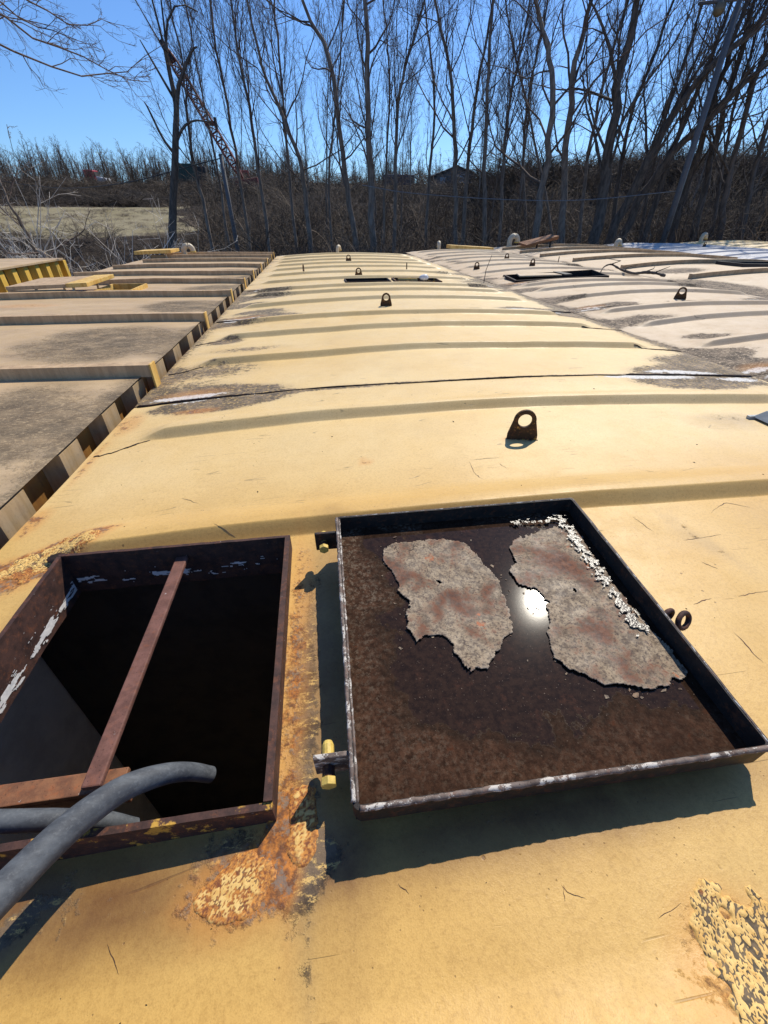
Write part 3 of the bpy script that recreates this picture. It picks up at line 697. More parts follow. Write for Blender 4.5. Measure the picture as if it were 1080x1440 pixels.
# loose chips and paint crumbs on the near roof
m = MB()
for i in range(170):
    u, v_ = rng.uniform(-1, 2.6), rng.uniform(-.15, 2.4)
    if HOLE[0] - .03 < u < HOLE[1] + .03 and HOLE[2] - .03 < v_ < HOLE[3] + .03: continue
    s = rng.uniform(.0008, .0028) if rng.random() < .93 else rng.uniform(.003, .0055); an = rng.uniform(0, 6.28)
    z = float(roof_z(np.array(u), np.array(v_), Y)); k = rng.integers(4, 7); e = rng.uniform(.35, .8)
    pr = [(s * math.cos(t), s * e * math.sin(t)) for t in np.sort(rng.uniform(0, 6.28, k))]
    pr = [(u + x * math.cos(an) - y * math.sin(an), v_ + x * math.sin(an) + y * math.cos(an), z) for x, y in pr]
    m.add([(x, y, z - .0005) for x, y, z in pr] + [(x, y, z + s * rng.uniform(.25, .6)) for x, y, z in pr],
          [tuple(range(k, 2 * k))] + [(i, (i + 1) % k, k + (i + 1) % k, k + i) for i in range(k)])
tag(obj('rust_crumbs', m, RUST_D), 'dark rust crumbs and paint chips scattered over the near yellow roof', 'crumbs', kind='stuff')
SCR = [[(1.233, 0.974), (1.335, 1.028), (1.397, 0.993)], [(1.038, 0.857), (1.177, 0.866)], [(1.01, 0.63), (1.11, 0.637)], [(0.549, 1.431), (0.539, 1.329), (0.559, 1.289)], [(0.567, 1.441), (0.679, 1.444)], [(0.285, 0.154), (0.291, 0.143), (0.314, 0.133)], [(0.289, 0.153), (0.281, 0.135)], [(0.908, 0.53), (0.9, 0.444)], [(-0.362, 0.187), (-0.336, 0.154)], [(-0.556, 1.381), (-0.481, 1.332)], [(0.4, 0.1), (0.444, 0.11)], [(0.879, 0.619), (0.939, 0.631)], [(0.962, 0.988), (0.976, 0.909)], [(0.658, 1.404), (0.672, 1.349)], [(1.196, 1.269), (1.256, 1.227)], [(0.048, 0.19), (0.062, 0.178)], [(-0.387, 1.132), (-0.314, 1.085)], [(1.018, 0.763), (1.045, 0.729)]]

m = MB()
for i, s_ in enumerate(SCR):
    q = np.array(s_, float); n = 14; t = np.linspace(0, len(q) - 1, n); k = np.clip(t.astype(int), 0, len(q) - 2); f = (t - k)[:, None]
    q = q[k] * (1 - f) + q[k + 1] * f; q = q + np.c_[fbm(t * 4 + i, t * 0, 3, i) - .5, fbm(t * 4, t * 0 + i, 3, i + 5) - .5] * (.010 if q[0, 1] > .45 else .003)
    z = roof_z(q[:, 0], q[:, 1], Y); w = (.0011 if q[0, 1] > .45 else .00038) * (.3 + 1.4 * fbm(t * 5 + i, t * 0, 2, i + 9)) * np.sin(np.linspace(.15, 3.0, n))
    for j in range(n - 1):
        d = q[j + 1] - q[j]; d = d / (np.linalg.norm(d) + 1e-9); nx, ny = -d[1], d[0]
        m.add([(q[j][0] + nx * w[j], q[j][1] + ny * w[j], z[j] + .0004), (q[j][0] - nx * w[j], q[j][1] - ny * w[j], z[j] + .0004),
               (q[j + 1][0] - nx * w[j + 1], q[j + 1][1] - ny * w[j + 1], z[j + 1] + .0004), (q[j + 1][0] + nx * w[j + 1], q[j + 1][1] + ny * w[j + 1], z[j + 1] + .0004)], [(0, 1, 2, 3)])
tag(obj("scratch_marks", m, RUST, near_tank), kind='stuff')
# sealant cracks running from the rib tips and along the seams
def crack(pts, w, parent, S, seed, mat=None):
    m = MB(); P_ = []
    pts = np.array(pts, float); n = 40
    t = np.linspace(0, len(pts) - 1, n); i = np.clip(t.astype(int), 0, len(pts) - 2); f = (t - i)[:, None]
    q = pts[i] * (1 - f) + pts[i + 1] * f
    q[:, 1] += (fbm(t * 7 + seed, t * 0, 4, seed) - .5) * .022; q[:, 0] += (fbm(t * 6, t * 0 + seed, 3, seed + 1) - .5) * .02
    z = roof_z(q[:, 0], q[:, 1], S)
    m.tube(np.c_[q, z], w * (.45 + .9 * fbm(t * 5, t * 0, 3, seed + 2)) * np.r_[.3, np.ones(n - 2), .3], 5)
    return obj('sealant_crack', m, mat or RUST_D, parent, smooth=True)
crack([(-1.05, 1.84), (-.97, 1.86), (-.84, 1.95)], .0045, near_tank, Y, 1)
crack([(-1.06, 2.449), (-.4, 2.449)], .010, near_tank, Y, 2); crack([(-.4, 2.449), (1.9, 2.449)], .0048, near_tank, Y, 3); crack([(1.9, 2.449), (2.84, 2.447)], .012, near_tank, Y, 4)
crack([(-1.05, 3.05), (-.97, 3.06), (-.83, 3.15)], .006, t2, Y, 5); crack([(-1.05, 3.86), (-.85, 3.94)], .006, t2, Y, 6)
crack([(2.45, 3.18), (2.62, 3.13), (2.84, 3.12)], .007, t2, Y, 7); crack([(2.45, 3.97), (2.84, 3.9)], .007, t2, Y, 8)
crack([(-1.05, 4.85), (-.1, 4.85)], .009, t3, Y, 9); crack([(1.6, 4.85), (2.84, 4.85)], .012, t3, Y, 10); crack([(-1.0, 7.05), (.2, 7.05)], .010, t4, Y, 12)
# ------------------------------------------------------------------ rusty tray (hinged lid turned over) beside the hatch
tray = root('lid_tray', 'rusty square steel lid lying open like a tray, holding dark water and pale scale', 'hatch lid', (-.011, .264, .0655))
_M = Matrix.Rotation(rad(-.881), 3, 'Z') @ Matrix.Rotation(rad(3.295), 3, 'X') @ Matrix.Rotation(rad(-.684), 3, 'Y')
tray.rotation_euler = _M.to_euler(); ORIG[tray.name] = Vector((0, 0, 0))
TW, TL, TD = .709, .716, .046
n = 70
XX, YY = np.meshgrid(np.linspace(.004, TW - .004, n), np.linspace(.004, TL - .004, n), indexing='ij')
m = MB(); m.grid(XX, YY, -TD + .003 + (fbm(XX * 5, YY * 5, 2, 2) - .5) * .0012 + 0 * XX)
m.box(.004, TW - .004, .004, TL - .004, -TD - .003, -TD - .001)
obj('base_plate', m, FLOOR, tray, smooth=True)
def ring_path(w, l, r, off, per=40):
    out = []
    cs = [(r, r, 180), (w - r, r, 270), (w - r, l - r, 0), (r, l - r, 90)]
    for k, (cx, cy, a0) in enumerate(cs):
        for a in np.linspace(a0, a0 + 90, 7): out.append((cx + (r - off) * math.cos(rad(a)), cy + (r - off) * math.sin(rad(a))))
        nx = cs[(k + 1) % 4]; a = rad(a0 + 90)
        x0, y0 = cx + (r - off) * math.cos(a), cy + (r - off) * math.sin(a); a = rad(nx[2])
        x1, y1 = nx[0] + (r - off) * math.cos(a), nx[1] + (r - off) * math.sin(a)
        for t in np.linspace(0, 1, per + 2)[1:-1]: out.append((lerp(x0, x1, t), lerp(y0, y1, t)))
    return np.array(out)
o_, i_ = ring_path(TW, TL, .016, 0), ring_path(TW, TL, .016, .008); n = len(o_)
t = np.arange(n) / n * 40
zt_ = (fbm(t, t * 0, 4, 3) - .5) * .002; wob = (fbm(t * 1.3, t * 0 + 5, 3, 4) - .5) * .002
o_ = o_ + np.c_[wob, wob]
m = MB()
m.add(np.concatenate([np.c_[o_, np.full(n, -TD - .002)], np.c_[o_, zt_], np.c_[i_, zt_ + .0005], np.c_[i_, np.full(n, -TD)]]),
      [(a * n + i, a * n + (i + 1) % n, ((a + 1) % 4) * n + (i + 1) % n, ((a + 1) % 4) * n + i) for a in range(4) for i in range(n)])
obj('rim', m, RIM, tray)
def bead(pts, r, seed, dz):
    m = MB(); P_ = np.array(pts, float); k = len(P_); s = np.arange(k) * .7
    P_ = P_ + np.c_[(fbm(s, s * 0, 3, seed) - .5) * .002, (fbm(s, s * 0 + 3, 3, seed + 1) - .5) * .002]
    m.tube(np.c_[P_, dz + (fbm(s, s * 0 + 7, 3, seed + 2) - .5) * .0012], r * (.7 + .6 * fbm(s * 1.1, s * 0, 3, seed + 3)), 6); return m
xs = np.linspace(.012, TW - .006, 120)
obj('edge_bead', bead(np.c_[xs, np.full(120, .003)], .0046, 1, .0), EDGE, tray, smooth=True)
ys = np.linspace(.012, TL - .006, 120)
obj('edge_bead', bead(np.c_[np.full(120, .003), ys], .0040, 7, .0005), EDGE, tray, smooth=True)
obj('edge_bead', bead(np.c_[np.full(120, .0095), ys], .0026, 17, -.003), EDGE, tray, smooth=True)
obj('edge_bead', bead(np.c_[xs, np.full(120, TL - .004)], .0016, 27, .0), EDGE, tray, smooth=True)
obj('edge_bead', bead(np.c_[np.full(120, TW - .004), ys], .0017, 37, .0), EDGE, tray, smooth=True)
# wet grit heaped along the two far inside corners
def grit(x0, x1, y0, y1, seed):
    n1, n2 = max(8, int((x1 - x0) / .0019)), max(8, int((y1 - y0) / .0019))
    A, B = np.meshgrid(np.linspace(x0, x1, n1), np.linspace(y0, y1, n2), indexing='ij')
    f = fbm(A * 120, B * 120, 5, seed); ex = np.minimum(np.minimum(A - x0, x1 - A), np.minimum(B - y0, y1 - B)) / .02
    keep = (f + np.clip(ex, 0, 1) * .35) > .72
    m = MB(); m.grid(A, B, -TD + .0112 + .0014 * f + 0 * A, keep[:-1, :-1]); return m
o = obj('wet_grit', grit(.632, .678, .25, .690, 5), GRIT, tray, smooth=True); tag(o, kind='stuff')
o = obj('wet_grit', grit(.50, .655, .648, .676, 6), GRIT, tray, smooth=True); tag(o, kind='stuff')
def hexbolt(x, y, z, dirn, tabm, parent):
    m = MB(); an = np.radians(np.arange(6) * 60 + 30); r = .0135
    y0, y1 = sorted((y, y + dirn * .013))
    m.add([(x + r * math.cos(a), y0, z + r * math.sin(a)) for a in an] + [(x + r * math.cos(a), y1, z + r * math.sin(a)) for a in an],
          [tuple(range(5, -1, -1)), tuple(range(6, 12))] + [(i, (i + 1) % 6, 6 + (i + 1) % 6, 6 + i) for i in range(6)])
    return m
for (ty, name) in ((.082, 'a'), (.652, 'b')):
    m = MB(); m.box(-.060, -.0005, ty, ty + .009, -.064, -.004)
    obj('hinge_tab', m, EDGE if ty < .3 else RIM, tray, bevel=.002)
    bx, bz = -.037, -.036
    b = obj('bolt_head', hexbolt(bx, ty - .018, bz, -1, None, tray), BRASS, tray, bevel=.0012)
    m = MB(); m.tube([(bx, ty - .018, bz), (bx, ty - .001, bz)], .0105, 12)
    obj('washer', m, RUST_Y, tray)
    m = MB(); m.tube([(bx, ty + .0095, bz), (bx, ty + .034, bz), (bx, ty + .041, bz)], [.0105, .0105, .0075], 12)
    obj('bolt_shank', m, BRASS, tray, smooth=False)
# ring and chain link on the right rim
def link_loop(c, a, b, r, nrm_rot):
    m = MB(); th = np.linspace(0, 2 * np.pi, 25)
    P_ = [nrm_rot @ Vector((a * math.cos(t_), b * math.sin(t_), 0)) + Vector(c) for t_ in th]
    m.tube([tuple(p) for p in P_], r, 8, caps=False); return m
o = obj('hasp_ring', link_loop((.722, .288, -.018), .018, .014, .0055, Matrix.Rotation(rad(80), 3, 'X') @ Matrix.Rotation(rad(20), 3, 'Y')), RUST, tray, smooth=True)
o = obj('hasp_ring', link_loop((.748, .270, -.016), .021, .016, .0058, Matrix.Rotation(rad(25), 3, 'Z') @ Matrix.Rotation(rad(58), 3, 'X')), RUST, tray, smooth=True)

F1 = [(0.121, 0.606), (0.148, 0.628), (0.197, 0.625), (0.239, 0.634), (0.288, 0.628), (0.327, 0.62), (0.358, 0.586), (0.372, 0.537), (0.388, 0.496), (0.396, 0.451), (0.392, 0.419), (0.392, 0.379), (0.382, 0.339), (0.378, 0.31), (0.354, 0.291), (0.328, 0.262), (0.302, 0.24), (0.291, 0.229), (0.26, 0.226), (0.241, 0.237), (0.232, 0.263), (0.234, 0.287), (0.207, 0.319), (0.18, 0.321), (0.162, 0.307), (0.147, 0.34), (0.147, 0.386), (0.159, 0.42), (0.142, 0.46), (0.136, 0.516), (0.119, 0.562)]
F2 = [(0.468, 0.58), (0.488, 0.601), (0.539, 0.61), (0.578, 0.626), (0.646, 0.633), (0.683, 0.613), (0.674, 0.525), (0.675, 0.421), (0.68, 0.31), (0.690, 0.232), (0.692, 0.175), (0.688, 0.16), (0.654, 0.152), (0.627, 0.146), (0.588, 0.145), (0.567, 0.147), (0.537, 0.159), (0.511, 0.166), (0.484, 0.185), (0.457, 0.207), (0.437, 0.231), (0.445, 0.265), (0.452, 0.300), (0.472, 0.33), (0.486, 0.375), (0.476, 0.415), (0.438, 0.442), (0.433, 0.49), (0.46, 0.512), (0.462, 0.553)]
def poly_sd(X, Yv, poly):
    p = np.array(poly); d = np.full(X.shape, 9.); ins = np.zeros(X.shape, bool)
    for a, b in zip(p, np.roll(p, -1, 0)):
        e = b - a; wx, wy = X - a[0], Yv - a[1]; t = np.clip((wx * e[0] + wy * e[1]) / (e @ e), 0, 1)
        d = np.minimum(d, np.hypot(wx - t * e[0], wy - t * e[1]))
        c = ((a[1] > Yv) != (b[1] > Yv)) & (X < (b[0] - a[0]) * (Yv - a[1]) / (b[1] - a[1] + 1e-12) + a[0]); ins ^= c
    return np.where(ins, d, -d)
def scale_flake(poly, label, seed, holes=()):
    p = np.array(poly); st = .0022
    X, Yv = np.meshgrid(np.arange(p[:, 0].min() - .01, p[:, 0].max() + .01, st), np.arange(p[:, 1].min() - .01, p[:, 1].max() + .01, st), indexing='ij')
    wx = X + (fbm(X * 55, Yv * 55, 5, seed) - .5) * .022; wy = Yv + (fbm(X * 55 + 3, Yv * 55, 5, seed + 2) - .5) * .022
    d = poly_sd(wx, wy, poly)
    for (hx, hy, hr) in holes: d = np.minimum(d, np.hypot(wx - hx, wy - hy) - hr)
    z = -TD + .0050 + .004 * fbm(X * 8, Yv * 8, 2, seed + 5) + .004 * np.exp(-np.clip(d, 0, 1) / .014) * np.clip(2.2 * fbm(X * 14, Yv * 14, 2, seed + 6) - .9, 0, 1.2) + .0014 * (fbm(X * 70, Yv * 70, 4, seed + 8) - .5)
    Mx = (d[:-1, :-1] > 0) & (d[1:, 1:] > 0) & (d[1:, :-1] > 0) & (d[:-1, 1:] > 0)
    m = MB(); m.grid(X, Yv, z, Mx)
    V = np.concatenate(m.V); o4 = np.array([tuple(_M @ Vector(v_) + tray.location) for v_ in V]); m.V = [o4]
    # keep only used vertices
    used = np.unique(np.array(m.F)); remap = -np.ones(len(o4), int); remap[used] = np.arange(len(used))
    m.V = [o4[used]]; m.F = [tuple(remap[list(f)]) for f in m.F]
    ed = np.exp(-np.clip(d, 0, 1) / .008).ravel()[used]
    c = o4[used].mean(0) + np.array((.31, -.12, -.01)) * (seed > 5)
    o = obj('scale_sheet', m, SCALE, None, smooth=True, attrs={'edge': ed}, loc=c)
    so = o.modifiers.new('solid', 'SOLIDIFY'); so.thickness = .0012; so.offset = -1
    return tag(o, label, 'dried scale', 'pale sheets of scale lying in the tray')
scale_flake(F1, 'smaller pale ragged sheet of scale left of the sun glint in the tray', 3, [(.243, .470, .005), (.158, .40, .004)])
scale_flake(F2, 'larger pale ragged sheet of scale along the right side of the tray', 13, [(.565, .40, .004)])

m = MB()
for i in range(110):
    if i % 2: k_ = rng.integers(len(F1)); a_, b_ = F1[k_]
    else: k_ = rng.integers(len(F2)); a_, b_ = F2[k_]
    x = a_ + rng.normal() * .022; y = b_ + rng.normal() * .022
    if not (.03 < x < .67 and .03 < y < .67): continue
    s = rng.uniform(.0012, .0045) if rng.random() < .85 else rng.uniform(.005, .009); k_ = rng.integers(5, 8); th = np.sort(rng.uniform(0, 6.28, k_)); e_ = rng.uniform(.4, .9); t_ = rng.uniform(0, 3.14)
    q = [(s * math.cos(a), s * e_ * math.sin(a)) for a in th]; q = [(x + p_ * math.cos(t_) - r_2 * math.sin(t_), y + p_ * math.sin(t_) + r_2 * math.cos(t_)) for p_, r_2 in q]
    dz = rng.normal(size=k_) * s * .08
    m.add([(px_, py_, -TD + .0025) for px_, py_ in q] + [(px_, py_, -TD + .0045 + dz[j]) for j, (px_, py_) in enumerate(q)], [tuple(range(k_, 2 * k_))] + [(j, (j + 1) % k_, k_ + (j + 1) % k_, k_ + j) for j in range(k_)])
V_ = np.concatenate(m.V); m.V = [np.array([tuple(_M @ Vector(v_) + tray.location) for v_ in V_])]
tag(obj('scale_crumbs', m, SCALE, None, attrs={'edge': np.zeros(len(V_))}, loc=(.3, .6, .05)), 'small broken crumbs of pale scale scattered round the two sheets in the tray', 'crumbs', kind='stuff')

# ------------------------------------------------------------------ hoses
def smooth_path(pts, n):
    p = np.array(pts, float); p = np.vstack([2 * p[0] - p[1], p, 2 * p[-1] - p[-2]]); out = []
    m_ = len(p) - 3
    for t in np.linspace(0, m_ - 1e-6, n):
        i = int(t); f = t - i; a, b, c, d = p[i:i + 4]
        out.append(.5 * ((2 * b) + (c - a) * f + (2 * a - 5 * b + 4 * c - d) * f * f + (3 * b - a - 3 * c + d) * f ** 3))
    return np.array(out)
def hose(name, label, pts, radii, bore=True):
    p = smooth_path(pts, 60); r = np.interp(np.linspace(0, 1, 60), np.linspace(0, 1, len(radii)), radii)
    r = r * (1 + .03 * (fbm(np.arange(60) * .4, np.zeros(60), 2, 4) - .5))
    t_ = root(name, label, 'hose', tuple(p[30]))
    m = MB(); m.tube(p, r, 20, caps=False); obj('tube', m, RUBBER, t_, smooth=True)
    e = p[-1]; d = p[-2] - p[-1]; d = d / np.linalg.norm(d)
    m = MB(); m.tube([e - d * .0004, e - d * .0003], [r[-1] * 1.005, r[-1] * .66], 20, caps=False); m.tube([e - d * .0003, e + d * .05], [r[-1] * .66, r[-1] * .62], 20, caps=False)
    obj('cut_end', m, RUBBER, t_)
    m = MB(); m.tube([p[0], p[0] + (p[1] - p[0]) * .02], [r[0], r[0] * .05], 20, caps=False); obj('end_cap', m, RUBBER, t_); return t_
hose('hose', 'thick grey rubber hose bending over the hatch frame, its cut end over the opening',
     [(-.60, -.02, .03), (-.545, .10, .068), (-.49, .195, .085), (-.462, .245, .078), (-.430, .298, .066), (-.395, .338, .054), (-.365, .362, .042), (-.325, .384, .016), (-.297, .399, -.02), (-.272, .407, -.058)],
     [.0235, .0235, .0232, .0228, .022, .0208, .0192, .0168, .015, .0142])
hose('hose', 'shorter grey hose lying under the thick hose and drooping into the open hatch',
     [(-1.02, .345, .012), (-.88, .352, .034), (-.77, .356, .050), (-.66, .356, .022), (-.58, .353, .006), (-.50, .350, -.012), (-.44, .352, -.045), (-.40, .352, -.09)],
     [.0175, .0175, .0172, .017, .017, .0165, .015, .014])

# ------------------------------------------------------------------ lifting lugs
def lug_mesh():
    m = MB(); n = 40; w, w2, H, hr, hz, T = .070, .038, .135, .029, .088, .0075
    th = np.linspace(0, 2 * np.pi, n, endpoint=False); hole = np.c_[hr * np.cos(th), hz + hr * np.sin(th)]
    out = []
    for a in th:
        dx, dz = math.cos(a), math.sin(a); lo, hi = 0, .3
        def inside(x, z):
            if z < 0: return False
            if z > hz: return math.hypot(x, (z - hz)) <= H - hz if abs(x) <= .047 else False
            return abs(x) <= lerp(w, .047, z / hz)
        for _ in range(24):
            mid = (lo + hi) / 2
            if inside(dx * mid, hz + dz * mid): lo = mid
            else: hi = mid
        out.append((dx * lo, hz + dz * lo))
    out = np.array(out)
    V = []
    for (yy, arr) in ((-T, out), (-T, hole), (T, hole), (T, out)): V += [(x, yy, z) for x, z in arr]
    m.add(V, [(a * n + i, a * n + (i + 1) % n, ((a + 1) % 4) * n + (i + 1) % n, ((a + 1) % 4) * n + i) for a in range(4) for i in range(n)])
    return m
lug = root('lifting_lug', 'nearest rusty lifting lug with a round hole, standing beyond the tray', 'lifting lug', (0, 0, 0), 'rusty lifting lugs on the roofs')
ORIG[lug.name] = Vector((0, 0, 0))
obj('plate', lug_mesh(), LUG, lug, bevel=.002)
m = MB(); s = np.linspace(-.068, .068, 20)
m.tube([(x, -.010, .001 + .002 * math.sin(x * 300)) for x in s], .004, 6)
obj('weld_bead', m, LUG, lug, smooth=True)
lug.location = (.838, 1.598, float(roof_z(np.array(.838), np.array(1.598), Y)) - .003); lug.rotation_euler = (0, 0, rad(-14))
lugs = [(.748, 5.10, Y, -8, 1, 'rusty lug standing between the two rib lines on the third yellow roof, before the hatches'),
        (.71, 8.02, Y, 5, 1, 'rusty lug just behind the left small hatch on the far yellow roof'),
        (.77, 11.2, Y, 8, 1, 'rusty lug near the far end of the yellow roof, in line with the white vent'),
        (1.73, 9.1, Y, 82, 1, 'rusty lug seen edge-on behind the right small hatch of the yellow roof'),
        (-.22, 9.1, Y, 82, 1, 'rusty lug seen edge-on at the left of the far yellow roof'),
        (4.30, 5.04, P, -38, 1, 'rusty lug on the cream roof, before its long open hatch'),
        (3.24, 9.45, P, 4, 1, 'rusty lug nearest the thin rod on the far cream roof'),
        (4.42, 9.45, P, 6, 1, 'rusty lug directly behind the long open hatch'),
        (4.44, 10.9, P, 4, 1, 'rusty lug farthest from the camera on the far cream roof'),
        (5.58, 10.6, P, 60, 1, 'rusty lug at the right edge of the far cream roof beside the dark beams'),
        (13.0, 11.9, R4, -20, 1, 'rusty lug nearest on the pale grey roof at far right'),
        (13.0, 15.0, R4, 10, 1, 'rusty lug in the middle of the pale grey roof at far right'),
        (12.6, 17.2, R4, 10, 1, 'rusty lug at the far end of the pale grey roof'),
        (17.4, 16.4, R5, 10, 1, 'rusty lug on the farthest yellow roof at the right edge of the photo')]
for (u, v, S, a, sc, lb) in lugs: copy_thing(lug, (u, v, float(roof_z(np.array(u), np.array(v), S)) - .004), rad(a), lb, scale=sc)

# ------------------------------------------------------------------ gooseneck vents at the far ends
def vent_thing(loc, rz, label, s=1.):
    r = root('gooseneck_vent', label, 'vent', (0, 0, 0), 'white gooseneck vents at the far roof ends'); ORIG[r.name] = Vector((0, 0, 0))
    m = MB(); R_ = .11; a = np.radians(np.linspace(180, -8, 16))
    P_ = [(-R_, 0, -.05), (-R_, 0, .06)] + [(R_ * math.cos(t_), 0, .12 + R_ * math.sin(t_)) for t_ in a]
    m.tube(P_, .062, 14, caps=False); obj('pipe', m, WHITE, r, smooth=True)
    e = P_[-1]; m = MB(); m.tube([(e[0], 0, e[2] + .004), (e[0] + .001, 0, e[2] - .022)], [.070, .072], 14); obj('mouth_collar', m, BRASS, r)
    m = MB(); m.tube([(-R_, 0, -.02), (-R_, 0, .012)], .085, 14); obj('flange', m, WHITE, r)
    r.location = loc; r.rotation_euler = (0, 0, rad(rz)); r.scale = (s,) * 3; return r
zz = lambda S, u, v: float(roof_z(np.array(u), np.array(v), S))
vent_thing((-3.2, 13.3, zz(LT, -3.2, 13.3)), 5, 'white gooseneck vent at the far end of the brown tan roof', 1.0)
vent_thing((.70, 14.1, zz(Y, .7, 14.1)), 62, 'slim white gooseneck vent at the far end of the yellow roof', .7)
vent_thing((3.9, 15.2, zz(P, 3.9, 15.2)), 80, 'white gooseneck vent at the far end of the cream ribbed roof', .85)
vent_thing((7.05, 16.9, zz(Q, 7.05, 16.9)), 8, 'largest white gooseneck vent, beside the brown rusty plate', 1.4)
vent_thing((10.7, 16.3, zz(Q, 10.7, 16.3)), 25, 'white gooseneck vent between the beamed roof and the pale grey roof', 1.1)
vent_thing((16.3, 19.0, zz(R5, 16.3, 19.0)), 20, 'white gooseneck vent on the farthest yellow roof at right', 1.2)
vent_thing((-6.9, 11.2, .10), 10, 'pale gooseneck vent on top of the bright yellow corrugated container', 1.2)

# ------------------------------------------------------------------ hatches and lids on the far roofs
def coaming(name, label, rect, S, h, mat, T=.02, bev=0):
    a, b, c, d = rect
    z = [zz(S, x, y) for x, y in ((a, c), (b, c), (b, d), (a, d))]
    r = root(name, label, 'hatch', ((a + b) / 2, (c + d) / 2, z[0]))
    m = MB(); lo = -.12
    q = lambda x0, x1, y0, y1: m_.hexa([(x0, y0, zz(S, x0, y0) + lo), (x1, y0, zz(S, x1, y0) + lo), (x1, y1, zz(S, x1, y1) + lo), (x0, y1, zz(S, x0, y1) + lo),
                                        (x0, y0, zz(S, x0, y0) + h), (x1, y0, zz(S, x1, y0) + h), (x1, y1, zz(S, x1, y1) + h), (x0, y1, zz(S, x0, y1) + h)])
    for rc in ((a - T, b + T, c - T, c - .001), (a - T, b + T, d + .001, d + T), (a - T, a - .001, c, d), (b + .001, b + T, c, d)):
        m_ = MB(); q(*rc); obj('frame_side', m_, mat, r)
    return r
coaming('hatch_frame', 'left of two small open hatches on the far yellow roof, all black inside', FH[0], Y, .02, RUST_D)
h2 = coaming('hatch_frame', 'right of two small open hatches on the far yellow roof, with white scraps inside', FH[1], Y, .025, RUST_Y)
m = MB(); m.hexa([(1.30, 7.54, -.07), (1.62, 7.54, -.05), (1.62, 7.59, -.05), (1.30, 7.59, -.07), (1.30, 7.56, .02), (1.62, 7.56, .01), (1.62, 7.59, .01), (1.30, 7.59, .02)])
obj('inner_plate', m, YPLATE, h2)
m = MB(); an = np.linspace(0, 2 * np.pi, 11)[:-1]
A, B = np.meshgrid(np.linspace(0, np.pi, 9), np.linspace(0, 2 * np.pi, 13), indexing='ij'); rr_ = 1 + .5 * (fbm(A * 2, B, 3, 3) - .5)
m.grid(1.66 + .075 * rr_ * np.sin(A) * np.cos(B), 7.25 + .05 * rr_ * np.sin(A) * np.sin(B), .055 + .045 * rr_ * np.cos(A))
tag(obj('plastic_bag', m, BAG, None, smooth=True, loc=(1.66, 7.25, .01)), 'crumpled white plastic bag caught on the small hatch of the yellow roof', 'bag')
coaming('hatch_frame', 'long open hatch with ragged dark frame on the far cream roof', H2, P, .03, RUST_D, .03)
m = MB(); m.hexa([(3.30, 7.45, .02), (4.02, 7.42, .03), (4.06, 7.8, .02), (3.40, 7.82, .02), (3.30, 7.45, .04), (4.02, 7.42, .05), (4.06, 7.8, .04), (3.40, 7.82, .04)])
tag(obj('loose_panel', m, PINK, None, loc=(3.7, 7.7, .03), bevel=.004), 'pale loose sheet lying across the left half of the long open hatch', 'panel')
m = MB(); m.hexa([(4.06, 7.40, .03), (4.18, 7.39, .04), (4.2, 7.85, .035), (4.08, 7.86, .03), (4.06, 7.40, .055), (4.18, 7.39, .06), (4.2, 7.85, .055), (4.08, 7.86, .055)])
tag(obj('timber_block', m, DARK, None, loc=(4.1, 7.7, .05)), 'dark splintered board across the middle of the long open hatch', 'board')
coaming('hatch_frame', 'dark open hatch frame on the beamed cream roof at the right edge of the photo', H3, Q, .06, DARK, .04)
m = MB(); m.hexa([(9.66, 8.5, .07), (10.2, 8.4, .07), (10.25, 9.0, .07), (9.7, 9.1, .07), (9.66, 8.5, .16), (10.2, 8.4, .16), (10.25, 9.0, .16), (9.7, 9.1, .16)])
tag(obj('timber_block', m, BROWN, None, loc=(9.9, 8.7, .1)), 'brown rusty block beside the dark hatch frame at the right photo edge', 'block')
# lid propped on the brown tan roof
lid = root('propped_lid', 'yellow edged lid propped on short legs on the brown tan roof', 'hatch lid', (-3.1, 6.7, .02))
m = MB(); m.hexa([(-3.72, 6.28, .090), (-3.02, 6.235, .112), (-2.98, 6.99, .132), (-3.66, 7.02, .110), (-3.72, 6.28, .130), (-3.02, 6.235, .152), (-2.98, 6.99, .172), (-3.66, 7.02, .150)])
obj('plate', m, BEAM_M, lid, bevel=.004)
m = MB(); m.hexa([(-3.017, 6.23, .112), (-2.76, 6.20, .122), (-2.72, 6.97, .142), (-2.977, 6.99, .132), (-3.017, 6.23, .158), (-2.76, 6.20, .168), (-2.72, 6.97, .188), (-2.977, 6.99, .178)])
obj('edge_plate', m, YPLATE, lid, bevel=.004)
for x, y in ((-3.40, 6.29), (-2.96, 6.26), (-2.96, 6.94), (-3.40, 6.96)):
    m = MB(); m.tube([(x, y, .0), (x + .01, y, .12)], .016, 8); obj('leg', m, WHITE, lid)
m = MB(); m.box(-3.70, -3.05, 6.262, 6.275, .062, .092); obj('lip', m, BEAM_M, lid)
coaming('hatch_frame', 'small yellow rimmed hatch right of the propped lid on the brown tan roof', HL, LT, .05, YPLATE)
lid2 = root('propped_lid', 'low yellow lid at the far end of the brown tan roof beside the white vent', 'hatch lid', (-3.8, 12.9, .02))
m = MB(); m.hexa([(-4.3, 12.6, .09), (-3.45, 12.6, .12), (-3.42, 13.3, .12), (-4.28, 13.3, .09), (-4.3, 12.6, .16), (-3.45, 12.6, .19), (-3.42, 13.3, .19), (-4.28, 13.3, .16)]); obj('plate', m, YPLATE, lid2, bevel=.004)
for x in (-4.0, -3.6):
    m = MB(); m.tube([(x, 12.7, -.02), (x, 12.7, .1)], .02, 8); obj('leg', m, WHITE, lid2)
lid3 = root('propped_lid', 'brown rusty plate tilted up on the far end of the beamed cream roof', 'hatch lid', (7.2, 15.6, .05))
